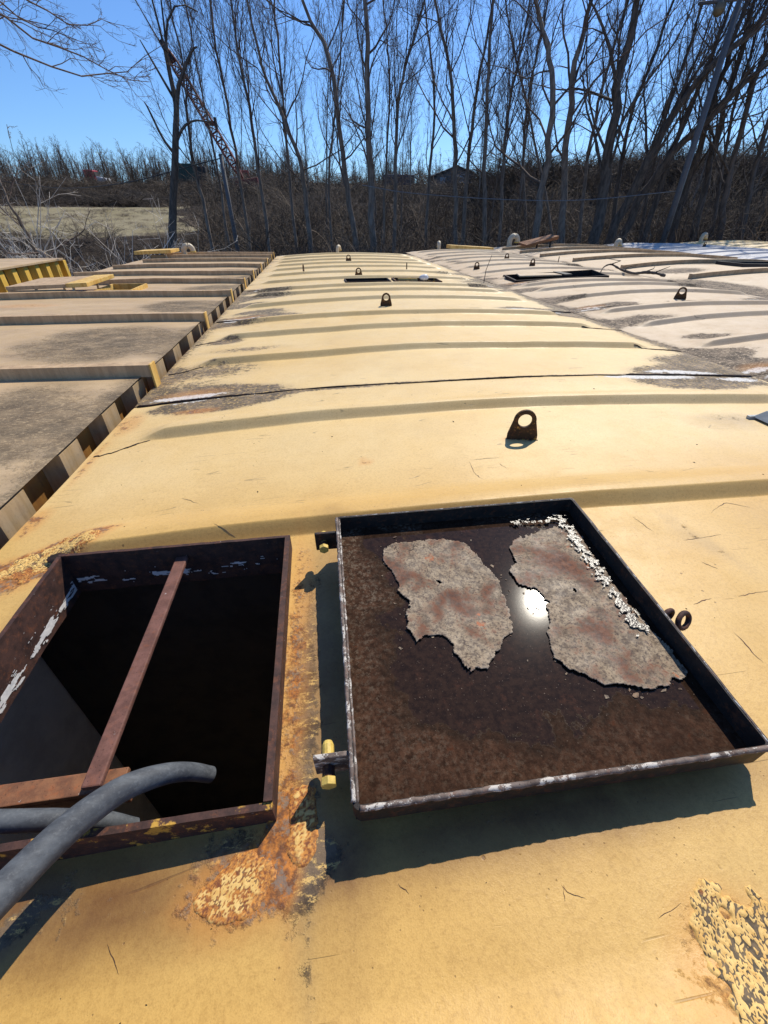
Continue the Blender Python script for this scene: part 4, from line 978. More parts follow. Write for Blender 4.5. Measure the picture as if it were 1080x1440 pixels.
m = MB(); m.hexa([(6.75, 15.1, .06), (7.85, 15.2, .26), (7.9, 15.9, .28), (6.8, 15.9, .08), (6.75, 15.1, .12), (7.85, 15.2, .36), (7.9, 15.9, .38), (6.8, 15.9, .16)]); obj('plate', m, BROWN, lid3, bevel=.01)
for x, z in ((7.2, .14), (7.65, .22)):
    m = MB(); m.tube([(x, 15.3, .0), (x, 15.3, z)], .03, 8); obj('leg', m, DARK, lid3)
lid4 = root('propped_lid', 'low yellow brown plate behind the white vent ending the cream ribbed roof', 'hatch lid', (4.6, 15.35, .05))
m = MB(); m.hexa([(4.2, 14.9, .04), (5.6, 14.9, .0), (5.6, 15.4, .0), (4.2, 15.4, .04), (4.2, 14.9, .14), (5.6, 14.9, .06), (5.6, 15.4, .06), (4.2, 15.4, .14)]); obj('plate', m, YPLATE, lid4, bevel=.006)
# cover plate at the right edge
cp = root('cover_plate', 'grey stepped cover plate on the near yellow roof at the right photo edge', 'cover', (2.38, 1.62, -.04))
zc = zz(Y, 2.3, 1.62)
m = MB(); m.hexa([(2.13, 1.50, zc + .02), (2.75, 1.40, zc + .0), (2.75, 1.74, zc + .0), (2.13, 1.74, zc + .02), (2.165, 1.53, zc + .062), (2.75, 1.44, zc + .045), (2.75, 1.71, zc + .045), (2.165, 1.71, zc + .062)]); obj('plate', m, GREY, cp, bevel=.004)
m = MB(); m.box(2.10, 2.72, 1.36, 1.79, zc - .03, zc + .006); obj('gasket', m, DARK, cp, bevel=.003)
m = MB(); m.box(2.105, 2.20, 1.725, 1.745, zc + .008, zc + .028); obj('clip', m, GREY, cp, bevel=.002)
# thin rod, branch
m = MB(); m.tube([(2.72, 7.5, -.08), (2.74, 7.52, .12), (2.80, 7.50, .33)], [.006, .005, .003], 6)
tag(obj('thin_rod', m, DARK, None, loc=(2.72, 7.5, -.06)), 'thin dark upright rod in the dirty valley between yellow and cream roofs', 'rod')
bp = [(4.92, 7.78, .04), (5.1, 8.0, .10), (5.28, 8.08, .13), (5.36, 7.9, .07), (5.44, 7.62, .03), (5.6, 7.55, .05), (5.75, 7.48, .04), (5.95, 7.5, .0)]
m = MB(); m.tube(smooth_path(bp, 30), np.linspace(.008, .028, 30) * (.7 + .6 * rng.random(30)), 6)
for k in (8, 14, 20, 24): q = smooth_path(bp, 30)[k]; m.tube([q, q + np.array([rng.uniform(-.15, .15), rng.uniform(-.1, .1), .06]), q + np.array([rng.uniform(-.25, .25), rng.uniform(-.2, .2), .10])], [.010, .007, .003], 5)
tag(obj('fallen_branch', m, BARK2, None, loc=(5.4, 7.8, .02), smooth=True), 'dark crooked fallen branch lying right of the long open hatch', 'branch')

# ------------------------------------------------------------------ trees
def resample(P_, K):
    return smooth_path(P_, K)
def spawn(P, R, n, tlo, thi, ang, lenf, up, wander, K, rr, rmin, rg, taper=.25, shrink=.5, plen=None):
    N, Kp, _ = P.shape
    L = np.linalg.norm(np.diff(P, axis=1), axis=2).sum(1) if plen is None else plen
    t = tlo + (thi - tlo) * ((np.arange(n)[None] + rg.random((N, n))) / n)
    f = t * (Kp - 1); i = np.clip(f.astype(int), 0, Kp - 2); g = (f - i)[..., None]
    bi = np.arange(N)[:, None]
    pos = P[bi, i] * (1 - g) + P[bi, i + 1] * g
    tan = P[bi, i + 1] - P[bi, i]; tan /= np.linalg.norm(tan, axis=2, keepdims=True) + 1e-9
    rad_ = (R[bi, i] * (1 - g[..., 0]) + R[bi, i + 1] * g[..., 0])
    rv = rg.normal(size=tan.shape); rv -= (rv * tan).sum(2, keepdims=True) * tan; rv /= np.linalg.norm(rv, axis=2, keepdims=True) + 1e-9
    a = np.radians(rg.normal(ang, 12, t.shape))[..., None]
    d = tan * np.cos(a) + rv * np.sin(a)
    ln = L[:, None] * rg.uniform(*lenf, t.shape) * (1 - shrink * t)
    r0 = np.maximum(rad_ * rr * rg.uniform(.7, 1.15, t.shape), rmin)
    pos = pos.reshape(-1, 3); d = d.reshape(-1, 3); ln = ln.ravel(); r0 = r0.ravel()
    out = [pos]; 
    for k in range(1, K):
        d = d + np.array([0, 0, up]) + rg.normal(size=d.shape) * wander
        d /= np.linalg.norm(d, axis=1, keepdims=True) + 1e-9
        pos = pos + d * (ln / (K - 1))[:, None]; out.append(pos)
    PP = np.stack(out, 1); RR_ = np.maximum(r0[:, None] * np.linspace(1, taper, K)[None], rmin * .6)
    return PP, RR_
STY = dict(  # n1, ang1, len1, up1, wander ; n2, n3, n4
    fine=(26, 30, (.22, .36), .16, .10, 7, 6, 3), open=(16, 46, (.22, .40), .14, .24, 7, 6, 3), lean=(18, 30, (.26, .46), .09, .14, 7, 6, 3),
    fork=(18, 40, (.24, .42), .16, .16, 7, 6, 3), hang=(15, 68, (.30, .5), -.015, .2, 8, 6, 3), bent=(10, 50, (.3, .6), .05, .2, 6, 4, 2))
def merge(parts):
    Vs, Fs, b = [], [], 0
    for V, F in parts: Vs.append(V); Fs.append(F + b); b += len(V)
    return np.concatenate(Vs), np.concatenate(Fs)
def tree_meshes(style, r0, pts, seed, extend=4.5):
    rg = np.random.default_rng(seed)
    p = np.array(pts, float); d = p[-1] - p[-2]; d /= np.linalg.norm(d); d = d * .6 + np.array([0, 0, .4]); d /= np.linalg.norm(d)
    if style != 'bent': p = np.vstack([p, p[-1] + d * extend * .5 + rg.normal(size=3) * .15, p[-1] + d * extend + rg.normal(size=3) * .3])
    q = resample(p, 22); k = np.linspace(0, 1, 22)
    q[1:-1] += rg.normal(size=(20, 3)) * r0 * .22
    rad0 = r0 * (1 - .82 * k ** .9); rad0[0] *= 1.35; rad0[1] *= 1.1
    n1, a1, l1, up1, w1, n2, n3, n4 = STY[style]
    P0, R0 = q[None], rad0[None]
    trunk = tubes(P0, R0, 9)
    lo = {'hang': .5, 'bent': .16}.get(style, .26)
    P1, R1 = spawn(P0, R0, n1, lo, .985, a1, l1, up1, w1, 8, .42, .010, rg)
    P2, R2 = spawn(P1, R1, n2, .15, .98, 38, (.28, .55), up1 * .8, w1 * 1.1, 6, .5, .0062, rg)
    P3, R3 = spawn(P2, R2, n3, .12, 1, 38, (.3, .6), up1 * .6, w1 * 1.2, 4, .6, .0042, rg)
    P4, R4 = spawn(P3, R3, n4, .15, 1, 35, (.4, .8), .08, .15, 3, .7, .003, rg)
    br = merge([tubes(P1, R1, 5), tubes(P2, R2, 4), tubes(P3, R3, 3), tubes(P4, R4, 3)])
    return trunk, br
TREES = [
    ('snag', 0.196, [(-6.46,24.15,-0.34), (-6.19,24.43,1.01), (-5.63,24.31,2.63), (-5.30,24.24,3.66), (-5.11,24.57,4.58), (-5.11,24.63,5.41), (-5.05,24.34,6.13)]),  # broken
    ('fine', 0.135, [(-5.13,26.51,-0.46), (-5.21,26.70,1.60), (-5.25,26.43,2.93), (-5.05,26.33,4.86), (-4.94,26.64,6.02)]),  # n0
    ('fine', 0.120, [(-3.43,27.79,-0.54), (-3.46,27.99,2.80), (-3.46,27.73,5.11), (-3.52,27.59,6.92), (-3.53,27.88,8.04)]),  # n1
    ('fine', 0.135, [(-2.34,26.90,-0.34), (-2.38,27.09,3.02), (-2.40,26.84,5.00), (-2.53,26.70,6.53), (-2.57,26.98,8.03)]),  # n2
    ('fork', 0.178, [(-0.13,25.00,-0.27), (-0.19,25.20,1.58), (-0.27,24.95,2.61), (-0.53,24.81,3.57), (-0.99,25.08,4.75), (-1.37,25.12,5.61), (-1.61,24.81,6.54)]),  # n3
    ('open', 0.222, [(2.18,25.91,-0.33), (1.99,26.12,1.62), (1.74,25.89,3.22), (1.46,25.77,5.59), (1.11,26.08,6.93), (0.47,26.16,7.93)]),  # n4
    ('open', 0.256, [(2.86,23.83,-0.24), (2.81,24.03,1.55), (2.73,23.79,3.51), (2.70,23.66,5.84), (2.72,23.94,7.59)]),  # n5
    ('fine', 0.159, [(4.52,27.63,0.09), (4.55,27.83,3.16), (4.58,27.57,5.27), (4.89,27.38,6.68), (5.52,27.55,8.08)]),  # n6
    ('open', 0.186, [(8.06,27.86,0.07), (7.85,28.12,2.93), (7.53,27.95,4.87), (7.22,27.89,6.38), (6.78,28.30,7.87), (6.40,28.45,8.99)]),  # n7
    ('open', 0.171, [(8.78,28.69,0.39), (8.76,28.90,3.30), (8.75,28.64,5.26), (8.86,28.47,6.78), (9.12,28.68,8.50)]),  # n8
    ('open', 0.186, [(9.61,27.36,0.07), (9.35,27.66,2.91), (9.02,27.51,5.36), (8.85,27.42,7.04), (8.91,27.70,8.88)]),  # n9
    ('fine', 0.154, [(11.13,28.93,0.38), (10.92,29.23,3.35), (10.73,29.03,5.36), (10.81,28.86,6.66), (11.07,29.06,8.43)]),  # n10
    ('open', 0.249, [(10.50,22.69,0.05), (10.55,22.88,1.81), (10.42,22.67,3.51), (10.05,22.69,5.45), (9.77,23.12,6.53), (9.18,23.43,7.70)]),  # n11
    ('open', 0.259, [(12.03,23.05,-0.12), (11.86,23.36,1.84), (11.45,23.29,4.06), (11.24,23.24,5.80), (11.43,23.46,7.05), (11.53,23.48,8.17)]),  # n12
    ('fine', 0.140, [(13.72,24.41,0.13), (13.50,24.76,2.74), (13.30,24.58,4.51), (13.31,24.42,6.31), (13.62,24.58,8.00)]),  # n13
    ('lean', 0.407, [(13.46,22.24,-0.24), (13.43,22.50,1.29), (13.13,22.38,3.05), (12.85,22.39,4.85), (12.99,22.64,6.52), (13.08,22.66,7.99)]),  # n14
    ('lean', 0.327, [(14.37,22.86,-0.27), (14.80,22.82,1.43), (15.05,22.35,2.95), (15.31,22.02,4.41), (16.21,21.71,5.73), (17.18,21.03,7.00)]),  # n15
    ('lean', 0.299, [(15.35,23.42,-0.30), (15.92,23.27,1.73), (16.36,22.66,3.12), (16.85,22.13,4.13), (17.74,21.79,5.08), (18.41,21.31,5.91)]),  # n16
    ('lean', 0.256, [(18.46,23.64,-0.02), (18.48,23.88,1.90), (18.38,23.65,3.36), (18.22,23.60,5.18), (18.41,23.81,6.97), (18.46,23.85,8.19)]),  # n17
    ('lean', 0.235, [(19.20,23.05,-0.00), (19.14,23.36,1.88), (18.84,23.28,3.59), (18.62,23.28,5.13), (18.74,23.55,6.92), (18.70,23.67,8.14)]),  # n18
    ('lean', 0.227, [(19.33,21.62,0.04), (19.20,22.00,1.83), (18.80,22.01,3.80), (18.58,22.02,5.56), (18.75,22.25,7.20)]),  # n19
    ('lean', 0.199, [(21.32,22.50,0.01), (21.16,22.92,2.15), (20.82,22.90,3.95), (20.62,22.90,5.78)]),  # n20
    ('lean', 0.206, [(16.87,23.59,-0.16), (16.97,23.76,1.89), (16.92,23.49,3.70), (17.08,23.21,5.53), (17.36,23.35,7.03), (17.45,23.36,8.01)]),  # n21
    ('lean', 0.177, [(16.63,26.16,0.08), (16.40,26.54,2.90), (16.15,26.40,4.83), (16.34,26.12,6.76), (16.67,26.26,8.79)]),  # n22
    ('fine', 0.141, [(7.36,32.17,0.35), (7.41,32.36,3.23), (7.52,32.08,5.75), (7.11,32.03,7.99), (6.79,32.40,9.62)]),  # n23
    ('fine', 0.145, [(13.70,31.12,0.35), (13.03,31.62,3.57), (12.76,31.46,6.07), (12.76,31.31,7.74), (13.09,31.49,9.86)]),  # n24
    ('fine', 0.128, [(-1.02,29.98,0.05), (-0.98,30.18,2.99), (-0.97,29.93,5.52), (-0.90,29.80,7.50), (-0.91,30.09,9.16)]),  # n25
    ('fine', 0.114, [(1.18,31.98,-0.01), (1.22,32.18,2.82), (1.71,31.90,5.31), (2.15,31.74,7.52), (2.44,32.01,9.59)]),  # n26
    ('lean', 0.132, [(17.81,25.37,0.10), (17.70,25.69,2.56), (17.48,25.54,4.73), (17.52,25.35,6.86), (17.73,25.55,8.63)]),  # n27
    ('lean', 0.132, [(20.39,23.35,0.14), (20.11,23.85,2.74), (19.66,23.90,4.79), (19.51,23.85,6.60), (19.61,24.14,8.12)]),  # n28
    ('hang', 0.179, [(-7.56,11.78,0.28), (-7.30,12.18,1.50), (-6.56,12.31,2.80), (-5.95,12.47,3.70), (-5.67,12.91,4.52)]),  # L0
    ('bent', 0.109, [(-7.56,15.23,-0.24), (-7.86,15.30,0.10), (-7.80,15.05,0.69), (-7.81,14.89,1.15), (-7.91,15.16,1.96)]),  # L1
    ('fine', 0.107, [(-4.80,29.61,0.07), (-4.75,29.82,2.62), (-4.77,29.57,4.85), (-4.79,29.43,6.35)]),  # n29
    ('fine', 0.117, [(4.64,32.67,0.34), (4.80,32.85,3.91), (4.95,32.57,6.36), (4.80,32.46,8.54)]),  # n30
    ('fine', 0.117, [(14.64,29.58,0.37), (13.50,30.33,3.47), (12.27,30.58,6.20), (11.16,30.86,8.38), (10.75,31.31,9.96)]),  # n31
]

TREE_LABELS = {
    4: 'bare tree forking low into two slim stems left of the double bend trunks',
    5: 'bare trunk curving up to the left, with a long bend near the photo top',
    6: 'tall straight bare trunk, thickest of the middle of the photo',
    8: 'slim bare trunk standing over the grey shed, leftmost of that cluster',
    9: 'slim bare trunk just right of the grey shed roof',
    10: 'straight slim bare trunk right of the shed cluster, reaching the photo top',
    12: 'dark bare trunk that bends left near the photo top, left of the forked dark pair',
    13: 'dark bare trunk leaning slightly right, beside the trunk that bends left',
    15: 'thickest dark trunk, leaning right from behind the brown rusty plate',
    16: 'dark trunk leaning strongly right from the foot of the thickest trunk',
    17: 'lowest slanting dark trunk, leaning right under the other leaning trunks',
    30: 'bare tree outside the left edge whose drooping twigs hang into the sky at top left',
    1: 'slender bare tree just right of the dead broken tree, leaning left behind the crane boom',
    2: 'slender bare tree rising behind the top of the plain grey pole',
    3: 'slender bare tree second to the right of the plain grey pole, with fine upswept twigs',
    7: 'slender bare tree just right of the tall straight thickest middle trunk',
    11: 'slender bare tree leaning slightly right, between the shed cluster and the trunk that bends left',
    14: 'slender bare tree in the gap between the forked dark pair and the thickest leaning trunk',
    18: 'dark leaning tree rising right behind the foot of the lamp post',
    19: 'dark leaning tree first to the right of the lamp post foot',
    20: 'dark leaning tree second to the right of the lamp post foot',
    21: 'dark leaning tree at the right edge of the photo',
    22: 'dark leaning tree immediately left of the lamp post foot',
    23: 'thin leaning tree rising directly behind the thickest leaning trunk',
    24: 'very thin bare tree left of the grey shed, tilting back left at its top',
    25: 'very thin upright bare tree just left of the dark trunk that bends left',
    34: 'very thin bare tree crossing leftward behind the trunk that bends left',
    28: 'thin leaning tree halfway between the thickest leaning trunk and the lamp post',
    29: 'very thin leaning tree between the two dark trees right of the lamp post',
    26: 'very thin bare tree leaning left, just left of the low forking tree',
    27: 'very thin bare tree between the low forking tree and the double bend trunk',
    32: 'very thin bare tree leaning left, at the foot of the crane boom',
    33: 'very thin upright bare tree squeezed right beside the thickest middle trunk',
    31: 'short bent brown trunk leaning left behind the yellow corrugated container',
}
GROUPS = {'fine': ('slender bare tree with fine upswept twigs in the woods behind the roofs', 'slender bare trees behind the roofs'),
          'open': ('dark bare tree with crooked open branches in the woods behind the roofs', 'crooked bare trees behind the roofs'),
          'lean': ('thinner dark bare tree leaning right among the slanting trunks at upper right', 'thin leaning trees at upper right')}
for i, (style, r0, pts) in enumerate(TREES):
    p = np.array(pts); base = p[0].copy(); dn = p[0] - p[1]; gz = float(terrain(np.array(base[0]), np.array(base[1])))
    s = min(1.2, max(0., (base[2] - gz) / max(.2, -dn[2])))
    base = base + dn * s * .7; base[2] = float(terrain(np.array(base[0]), np.array(base[1]))) - .1
    p = np.vstack([base, p])
    lb = TREE_LABELS.get(i)
    if style == 'snag':
        r = root('broken_tree', 'dead broken tree with a snapped top and few stubs, alone against the sky at left', 'tree', tuple(base))
        q = resample(p, 24); k = np.linspace(0, 1, 24)
        V, F = tubes(q[None], (r0 * (1 - .72 * k) + .01)[None], 9)
        link('trunk', fast_mesh('trunk', V - base, F, BARK2), r)
        tb = []
        def stub(k0, dirs, ra):
            a = [q[k0]]
            for dd in dirs: a.append(a[-1] + np.array(dd))
            a = smooth_path(a, 8); tb.append(tubes(a[None], np.linspace(ra, ra * .3, 8)[None], 5))
        stub(12, [(.45, 0, .55), (.5, .1, .25), (.7, 0, -.05)], .07); stub(11, [(-.35, 0, .5), (-.3, 0, .9), (-.1, 0, .2)], .07)
        stub(15, [(.3, 0, .9), (.5, 0, .7), (.3, .1, .4), (.2, 0, .1)], .10); stub(16, [(.05, 0, 1.), (.15, 0, 1.2), (.6, 0, .7), (.7, 0, -.15)], .07)
        stub(17, [(-.3, 0, .6), (-.35, 0, .7), (-.2, 0, .4)], .06); stub(23, [(-.05, 0, .8), (-.1, 0, 1.4), (0, 0, 1.5)], .05); stub(21, [(.12, 0, .9), (.15, 0, 1.2), (.1, 0, 1)], .05)
        stub(23, [(-.4, 0, .7), (-.5, 0, 1.)], .035); stub(23, [(.08, 0, .15), (.05, 0, .1)], .12)
        V, F = merge(tb); link('branches', fast_mesh('branches', V - base, F, BARK2), r)
        continue
    (tv, tf), (bv, bf) = tree_meshes(style, r0 * .76, p, 100 + i)
    lbl, grp = (lb, None) if lb else GROUPS[style]
    if lb: grp = None
    r = root('bare_tree', lbl, 'tree', tuple(base), grp)
    link('trunk', fast_mesh('trunk', tv - base, tf, BARK2 if style == 'lean' else BARK), r)
    link('branches', fast_mesh('branches', bv - base, bf, BARK2 if style == 'lean' else TWIG), r)
# saplings filling the woods: a few kinds, copied
protos = []
for k in range(5):
    rg = np.random.default_rng(900 + k); x = rg.normal(size=2) * .35
    pts = [(0, 0, -.1), (x[0] * .4, x[1] * .4, 2.), (x[0], x[1], 4.2), (x[0] * 1.8, x[1] * 1.6, 6.6)]
    tm, bm_ = tree_meshes('fine', .055 + .012 * k, pts, 950 + k, 3.)
    protos.append((fast_mesh('trunk', *tm, BARK), fast_mesh('branches', *bm_, TWIG)))
rs = np.random.default_rng(31); cnt = 0
while cnt < 26:
    az = rs.uniform(-1, 49); dd = rs.uniform(34, 72)
    if az < 18 and rs.random() < .6: continue
    x, y = dd * math.sin(rad(az)), dd * math.cos(rad(az)); k = cnt % 5
    r = root('sapling', 'thin bare sapling among the dense grey woods behind the roofs', 'tree', (x, y, float(terrain(np.array(x), np.array(y)))), 'thin saplings in the woods', rs.uniform(0, 6.28))
    s = rs.uniform(.7, 1.25); r.scale = (s, s, s * rs.uniform(.9, 1.15))
    if az > 26: r.rotation_euler = (0, rad(rs.uniform(2, 16)), 0)
    link('trunk', protos[k][0], r); link('branches', protos[k][1], r); cnt += 1

# ------------------------------------------------------------------ undergrowth
def clump(seed, n=16, spread=.8, h=(1.2, 2.6)):
    rg = np.random.default_rng(seed)
    a = rg.uniform(0, 6.28, n); rr0 = rg.uniform(0, spread, n)
    base = np.c_[rr0 * np.cos(a), rr0 * np.sin(a), np.full(n, -.1)]
    d = np.c_[np.cos(a) * rg.uniform(.1, .9, n), np.sin(a) * rg.uniform(.1, .9, n), np.ones(n)]; d /= np.linalg.norm(d, axis=1, keepdims=True)
    ln = rg.uniform(*h, n); K = 5; out = [base]; pos = base
    for k in range(1, K):
        d = d + rg.normal(size=d.shape) * .16 + np.array([0, 0, -.06 * k]); d /= np.linalg.norm(d, axis=1, keepdims=True); pos = pos + d * (ln / (K - 1))[:, None]; out.append(pos)
    P1 = np.stack(out, 1); R1 = np.linspace(.022, .008, K)[None] * rg.uniform(.6, 1.4, (n, 1))
    P2, R2 = spawn(P1, R1, 6, .2, 1, 45, (.3, .55), .02, .2, 3, .7, .006, rg)
    P3, R3 = spawn(P2, R2, 3, .2, 1, 45, (.4, .7), .02, .2, 2, .8, .0045, rg)
    return merge([tubes(P1, R1, 3), tubes(P2, R2, 3), tubes(P3, R3, 3)])
clumps = [clump(200 + k) for k in range(7)]
def scatter(name, spots, mat, seed, label=None, cat=None):
    rg = np.random.default_rng(seed); Vs, Fs, Ts, b = [], [], [], 0
    for (x, y, s, sz, tint) in spots:
        V, F = clumps[rg.integers(len(clumps))]; a = rg.uniform(0, 6.28); c, s_ = math.cos(a), math.sin(a)
        W = np.c_[(V[:, 0] * c - V[:, 1] * s_) * s + x, (V[:, 0] * s_ + V[:, 1] * c) * s + y, V[:, 2] * sz + float(terrain(np.array(x), np.array(y)))]
        Vs.append(W); Fs.append(F + b); b += len(W); Ts.append(np.full(len(W), tint))
    me = fast_mesh(name, np.concatenate(Vs), np.concatenate(Fs), mat, {'tint': np.concatenate(Ts)})
    return tag(link(name, me), label, cat, kind='stuff')
rs = np.random.default_rng(77); spots = []
while len(spots) < 640:
    az = rs.uniform(-34, 50) if len(spots) < 560 else rs.choice([rs.uniform(-58, -34), rs.uniform(50, 64)]); dd = 17 + 50 * rs.random() ** 1.25
    x, y = dd * math.sin(rad(az)), dd * math.cos(rad(az))
    if y < 20 and x > 5 and x < 20.5 and y < 20: 
        if y < 19.8: continue
    if float(field(np.array(x), np.array(y))) > .1: continue
    s = rs.uniform(.8, 1.6); sz = s * rs.uniform(.7, 1.2)
    if az < -12:
        if rs.random() < .55: continue
        sz *= .5 if dd > 22 else .8
    if az > 20: sz *= 1.15
    spots.append((x, y, s, sz, rs.random() ** 2))
scatter('undergrowth', spots, BRUSH, 1, 'tangled brown leafless undergrowth behind the roofs', 'undergrowth')
spots = []
while len(spots) < 600:
    az = rs.uniform(-34, 50) if len(spots) < 330 else rs.uniform(-34, -2) if len(spots) < 520 else rs.choice([rs.uniform(-58, -34), rs.uniform(50, 64)]); dd = rs.uniform(77, 128) if az < 18 else rs.uniform(56, 70)
    x, y = dd * math.sin(rad(az)), dd * math.cos(rad(az)); s = rs.uniform(1.6, 3.2)
    spots.append((x, y, s * 1.3, s * rs.uniform(.55, .9) * (.42 if az < -8 else .75 if az < 18 else .55), rs.random() ** 2))
scatter('hillside_brush', spots, BRUSH, 2, 'brown leafless brush covering the far hillside', 'brush')
spots = []
while len(spots) < 260:
    az = rs.uniform(-34, -12.5); dd = rs.uniform(42, 75); x, y = dd * math.sin(rad(az)), dd * math.cos(rad(az))
    s = rs.uniform(.2, .4); spots.append((x, y, s * 1.6, s * .4, .8 + .2 * rs.random()))
scatter('dry_grass', spots, BRUSH, 5, 'short dry grass and weeds on the pale field at left', 'grass')
# far wood along the hill top
far_V, far_F, b, T_ = [], [], 0, []
fp = []
for k in range(4):
    rg = np.random.default_rng(60 + k); q = smooth_path([(0, 0, -.3), (.1, .1, 2.5), (rg.normal() * .4, rg.normal() * .4, 7)], 6)[None]; R0 = np.linspace(.16, .04, 6)[None]
    P1, R1 = spawn(q, R0, 14, .2, 1, 36, (.3, .5), .14, .14, 4, .45, .02, rg); P2, R2 = spawn(P1, R1, 7, .2, 1, 38, (.3, .6), .1, .15, 3, .6, .013, rg); P3, R3 = spawn(P2, R2, 4, .2, 1, 38, (.4, .7), .1, .15, 2, .7, .009, rg)
    fp.append(merge([tubes(q, R0, 5), tubes(P1, R1, 3), tubes(P2, R2, 3), tubes(P3, R3, 3)]))
for i in range(760):
    az = rs.uniform(-36, 48) if i < 250 else rs.uniform(-34, 0) if i < 620 else rs.uniform(-60, -34); dd = rs.uniform(118, 150); x, y = dd * math.sin(rad(az)), dd * math.cos(rad(az))
    if az > 19 and rs.random() < .8: continue
    V, F = fp[rs.integers(4)]; s = rs.uniform(.5, .92); a = rs.uniform(0, 6.28); c, s_ = math.cos(a), math.sin(a)
    W = np.c_[(V[:, 0] * c - V[:, 1] * s_) * s + x, (V[:, 0] * s_ + V[:, 1] * c) * s + y, V[:, 2] * s + float(terrain(np.array(x), np.array(y)))]
    far_V.append(W); far_F.append(F + b); b += len(W); T_.append(np.full(len(W), rs.random() * .6))
tag(link('distant_woods', fast_mesh('distant_woods', np.concatenate(far_V), np.concatenate(far_F), BRUSH, {'tint': np.concatenate(T_)})), 'grey leafless woods along the far hill top', 'woods', kind='stuff')
# pale shrubs catching the light at left
for k, (az, dd, h, lb) in enumerate(((-27.0, 17.5, 1.25, 'pale twigged shrub right behind the yellow corrugated container'), (-22.5, 16.6, 1.2, 'pale twigged shrub left of the low yellow lid, before the grass field'), (-18.5, 18.5, 1.0, 'pale twigged shrub nearest the dead broken tree, low before the grass field'))):
    x, y = dd * math.sin(rad(az)), dd * math.cos(rad(az)); z = float(terrain(np.array(x), np.array(y)))
    V, F = merge([(clump(300 + k, 18, 1.0, (2.8, 4.2))[0] * np.array([1, 1, h]), clump(300 + k, 18, 1.0, (2.8, 4.2))[1])])
    r = root('pale_shrub', lb, 'shrub', (x, y, z)); link('branches', fast_mesh('branches', V, F, PTWIG), r)

# ------------------------------------------------------------------ poles, wires, crane, far vehicles and sheds
pl = root('utility_pole', 'plain grey pole leaning in front of the brush at left, carrying a dark wire', 'pole', (-3.5, 23.74, GZ))
m = MB(); m.tube([(-3.5, 23.74, GZ - .2), (-3.52, 23.74, .5), (-3.55, 23.735, 3.0)], [.095, .09, .078], 12); obj('shaft', m, POLE, pl, smooth=True)
m = MB(); m.tube([(-3.55, 23.735, 3.001), (-3.55, 23.735, 3.03)], .082, 12); obj('cap', m, DARK, pl)
s0 = 25 / 21.
lp = root('lamp_post', 'tall grey lamp post with a round lamp among the leaning trees at upper right', 'lamp post', (15.1, 19.85, GZ))
zt_l = .8 + (5.84 - .8) * s0
m = MB(); m.tube([(15.1, 19.85, GZ - .2), (15.1, 19.85, zt_l + .7)], [.115, .085], 12); obj('shaft', m, POLE, lp, smooth=True)
m = MB(); m.tube([(15.26, 19.86, GZ), (15.24, 19.86, zt_l)], .018, 6); obj('conduit', m, GALV, lp, smooth=True)
m = MB(); m.tube([(14.1, 20.6, zt_l + .22), (15.9, 19.3, zt_l + .12)], .05, 8); obj('cross_arm', m, POLE, lp, smooth=True)
m = MB(); A, B = np.meshgrid(np.linspace(.05, np.pi - .05, 10), np.linspace(0, 2 * np.pi, 17), indexing='ij'); zl = zt_l + .02
m.grid(14.70 + .19 * np.sin(A) * np.cos(B), 20.21 + .19 * np.sin(A) * np.sin(B), zl + .2 * np.cos(A)); m.tube([(14.70, 20.21, zl + .17), (14.70, 20.21, zl + .24)], .06, 10)
obj('lamp_globe', m, flat('dusty_lamp_glass', lin(120, 108, 84), .35), lp, smooth=True)
def wire(label, pts, r, mat, cat='wire'):
    m = MB(); m.tube(smooth_path(pts, 40), r, 5); return tag(obj('overhead_wire', m, mat, None, loc=pts[len(pts) // 2]), label, cat)
wire('dark wire running left from the grey pole across the hillside', [(-3.55, 23.73, 2.9), (-12, 35, 2.55), (-24.8, 54.6, 3.3), (-40, 70, 5)], .022, DARK)
wire('bright sagging cable strung across the brush in the middle', [(2.2, 21.9, 1.95), (4.26, 21.58, 1.68), (8.18, 20.6, 1.45), (11.3, 20.2, 1.45), (15.1, 19.86, 1.75)], .014, GALV, 'cable')
# crane
cr = root('lattice_crane', 'red lattice crane boom rising behind the dead broken tree at left', 'crane', (-11.2, 94.3, 5.5))
RED = flat('faded_red_paint', lin(128, 58, 48), .6, var=.4); RED2 = flat('truck_red', lin(176, 40, 44), .4); DGREEN = flat('dark_green_paint', lin(44, 66, 56), .5); BLUEG = flat('slate_blue_cladding', lin(88, 92, 98), .7)
b0, b1 = np.array((-11.2, 94.3, 6.5)), np.array((-19.5, 93.0, 21.95)); ax = (b1 - b0) / np.linalg.norm(b1 - b0)
sx = np.cross(ax, (0, 1, 0)); sx /= np.linalg.norm(sx); sy = np.cross(ax, sx); L_ = np.linalg.norm(b1 - b0)
m = MB(); n = 16
def wd(t): return .55 * min(1, .3 + 5 * t, .25 + 5 * (1 - t))
cs = [[b0 + ax * L_ * t + sx * i * wd(t) + sy * j * wd(t) for t in np.linspace(0, 1, n + 1)] for i, j in ((-1, -1), (1, -1), (1, 1), (-1, 1))]
for c in cs: m.tube(c, .14, 5)
obj('boom_chords', m, RED, cr)
m = MB()
for k in range(n):
    for a in range(4): m.tube([cs[a][k], cs[(a + 1) % 4][k + 1]], .08, 4); m.tube([cs[a][k], cs[(a + 1) % 4][k]], .07, 4)
obj('boom_lacing', m, RED, cr)
m = MB(); m.tube([b1 - ax * 2.2, b1 + ax * .2], [.55, .42], 6); obj('boom_head', m, DARK, cr)
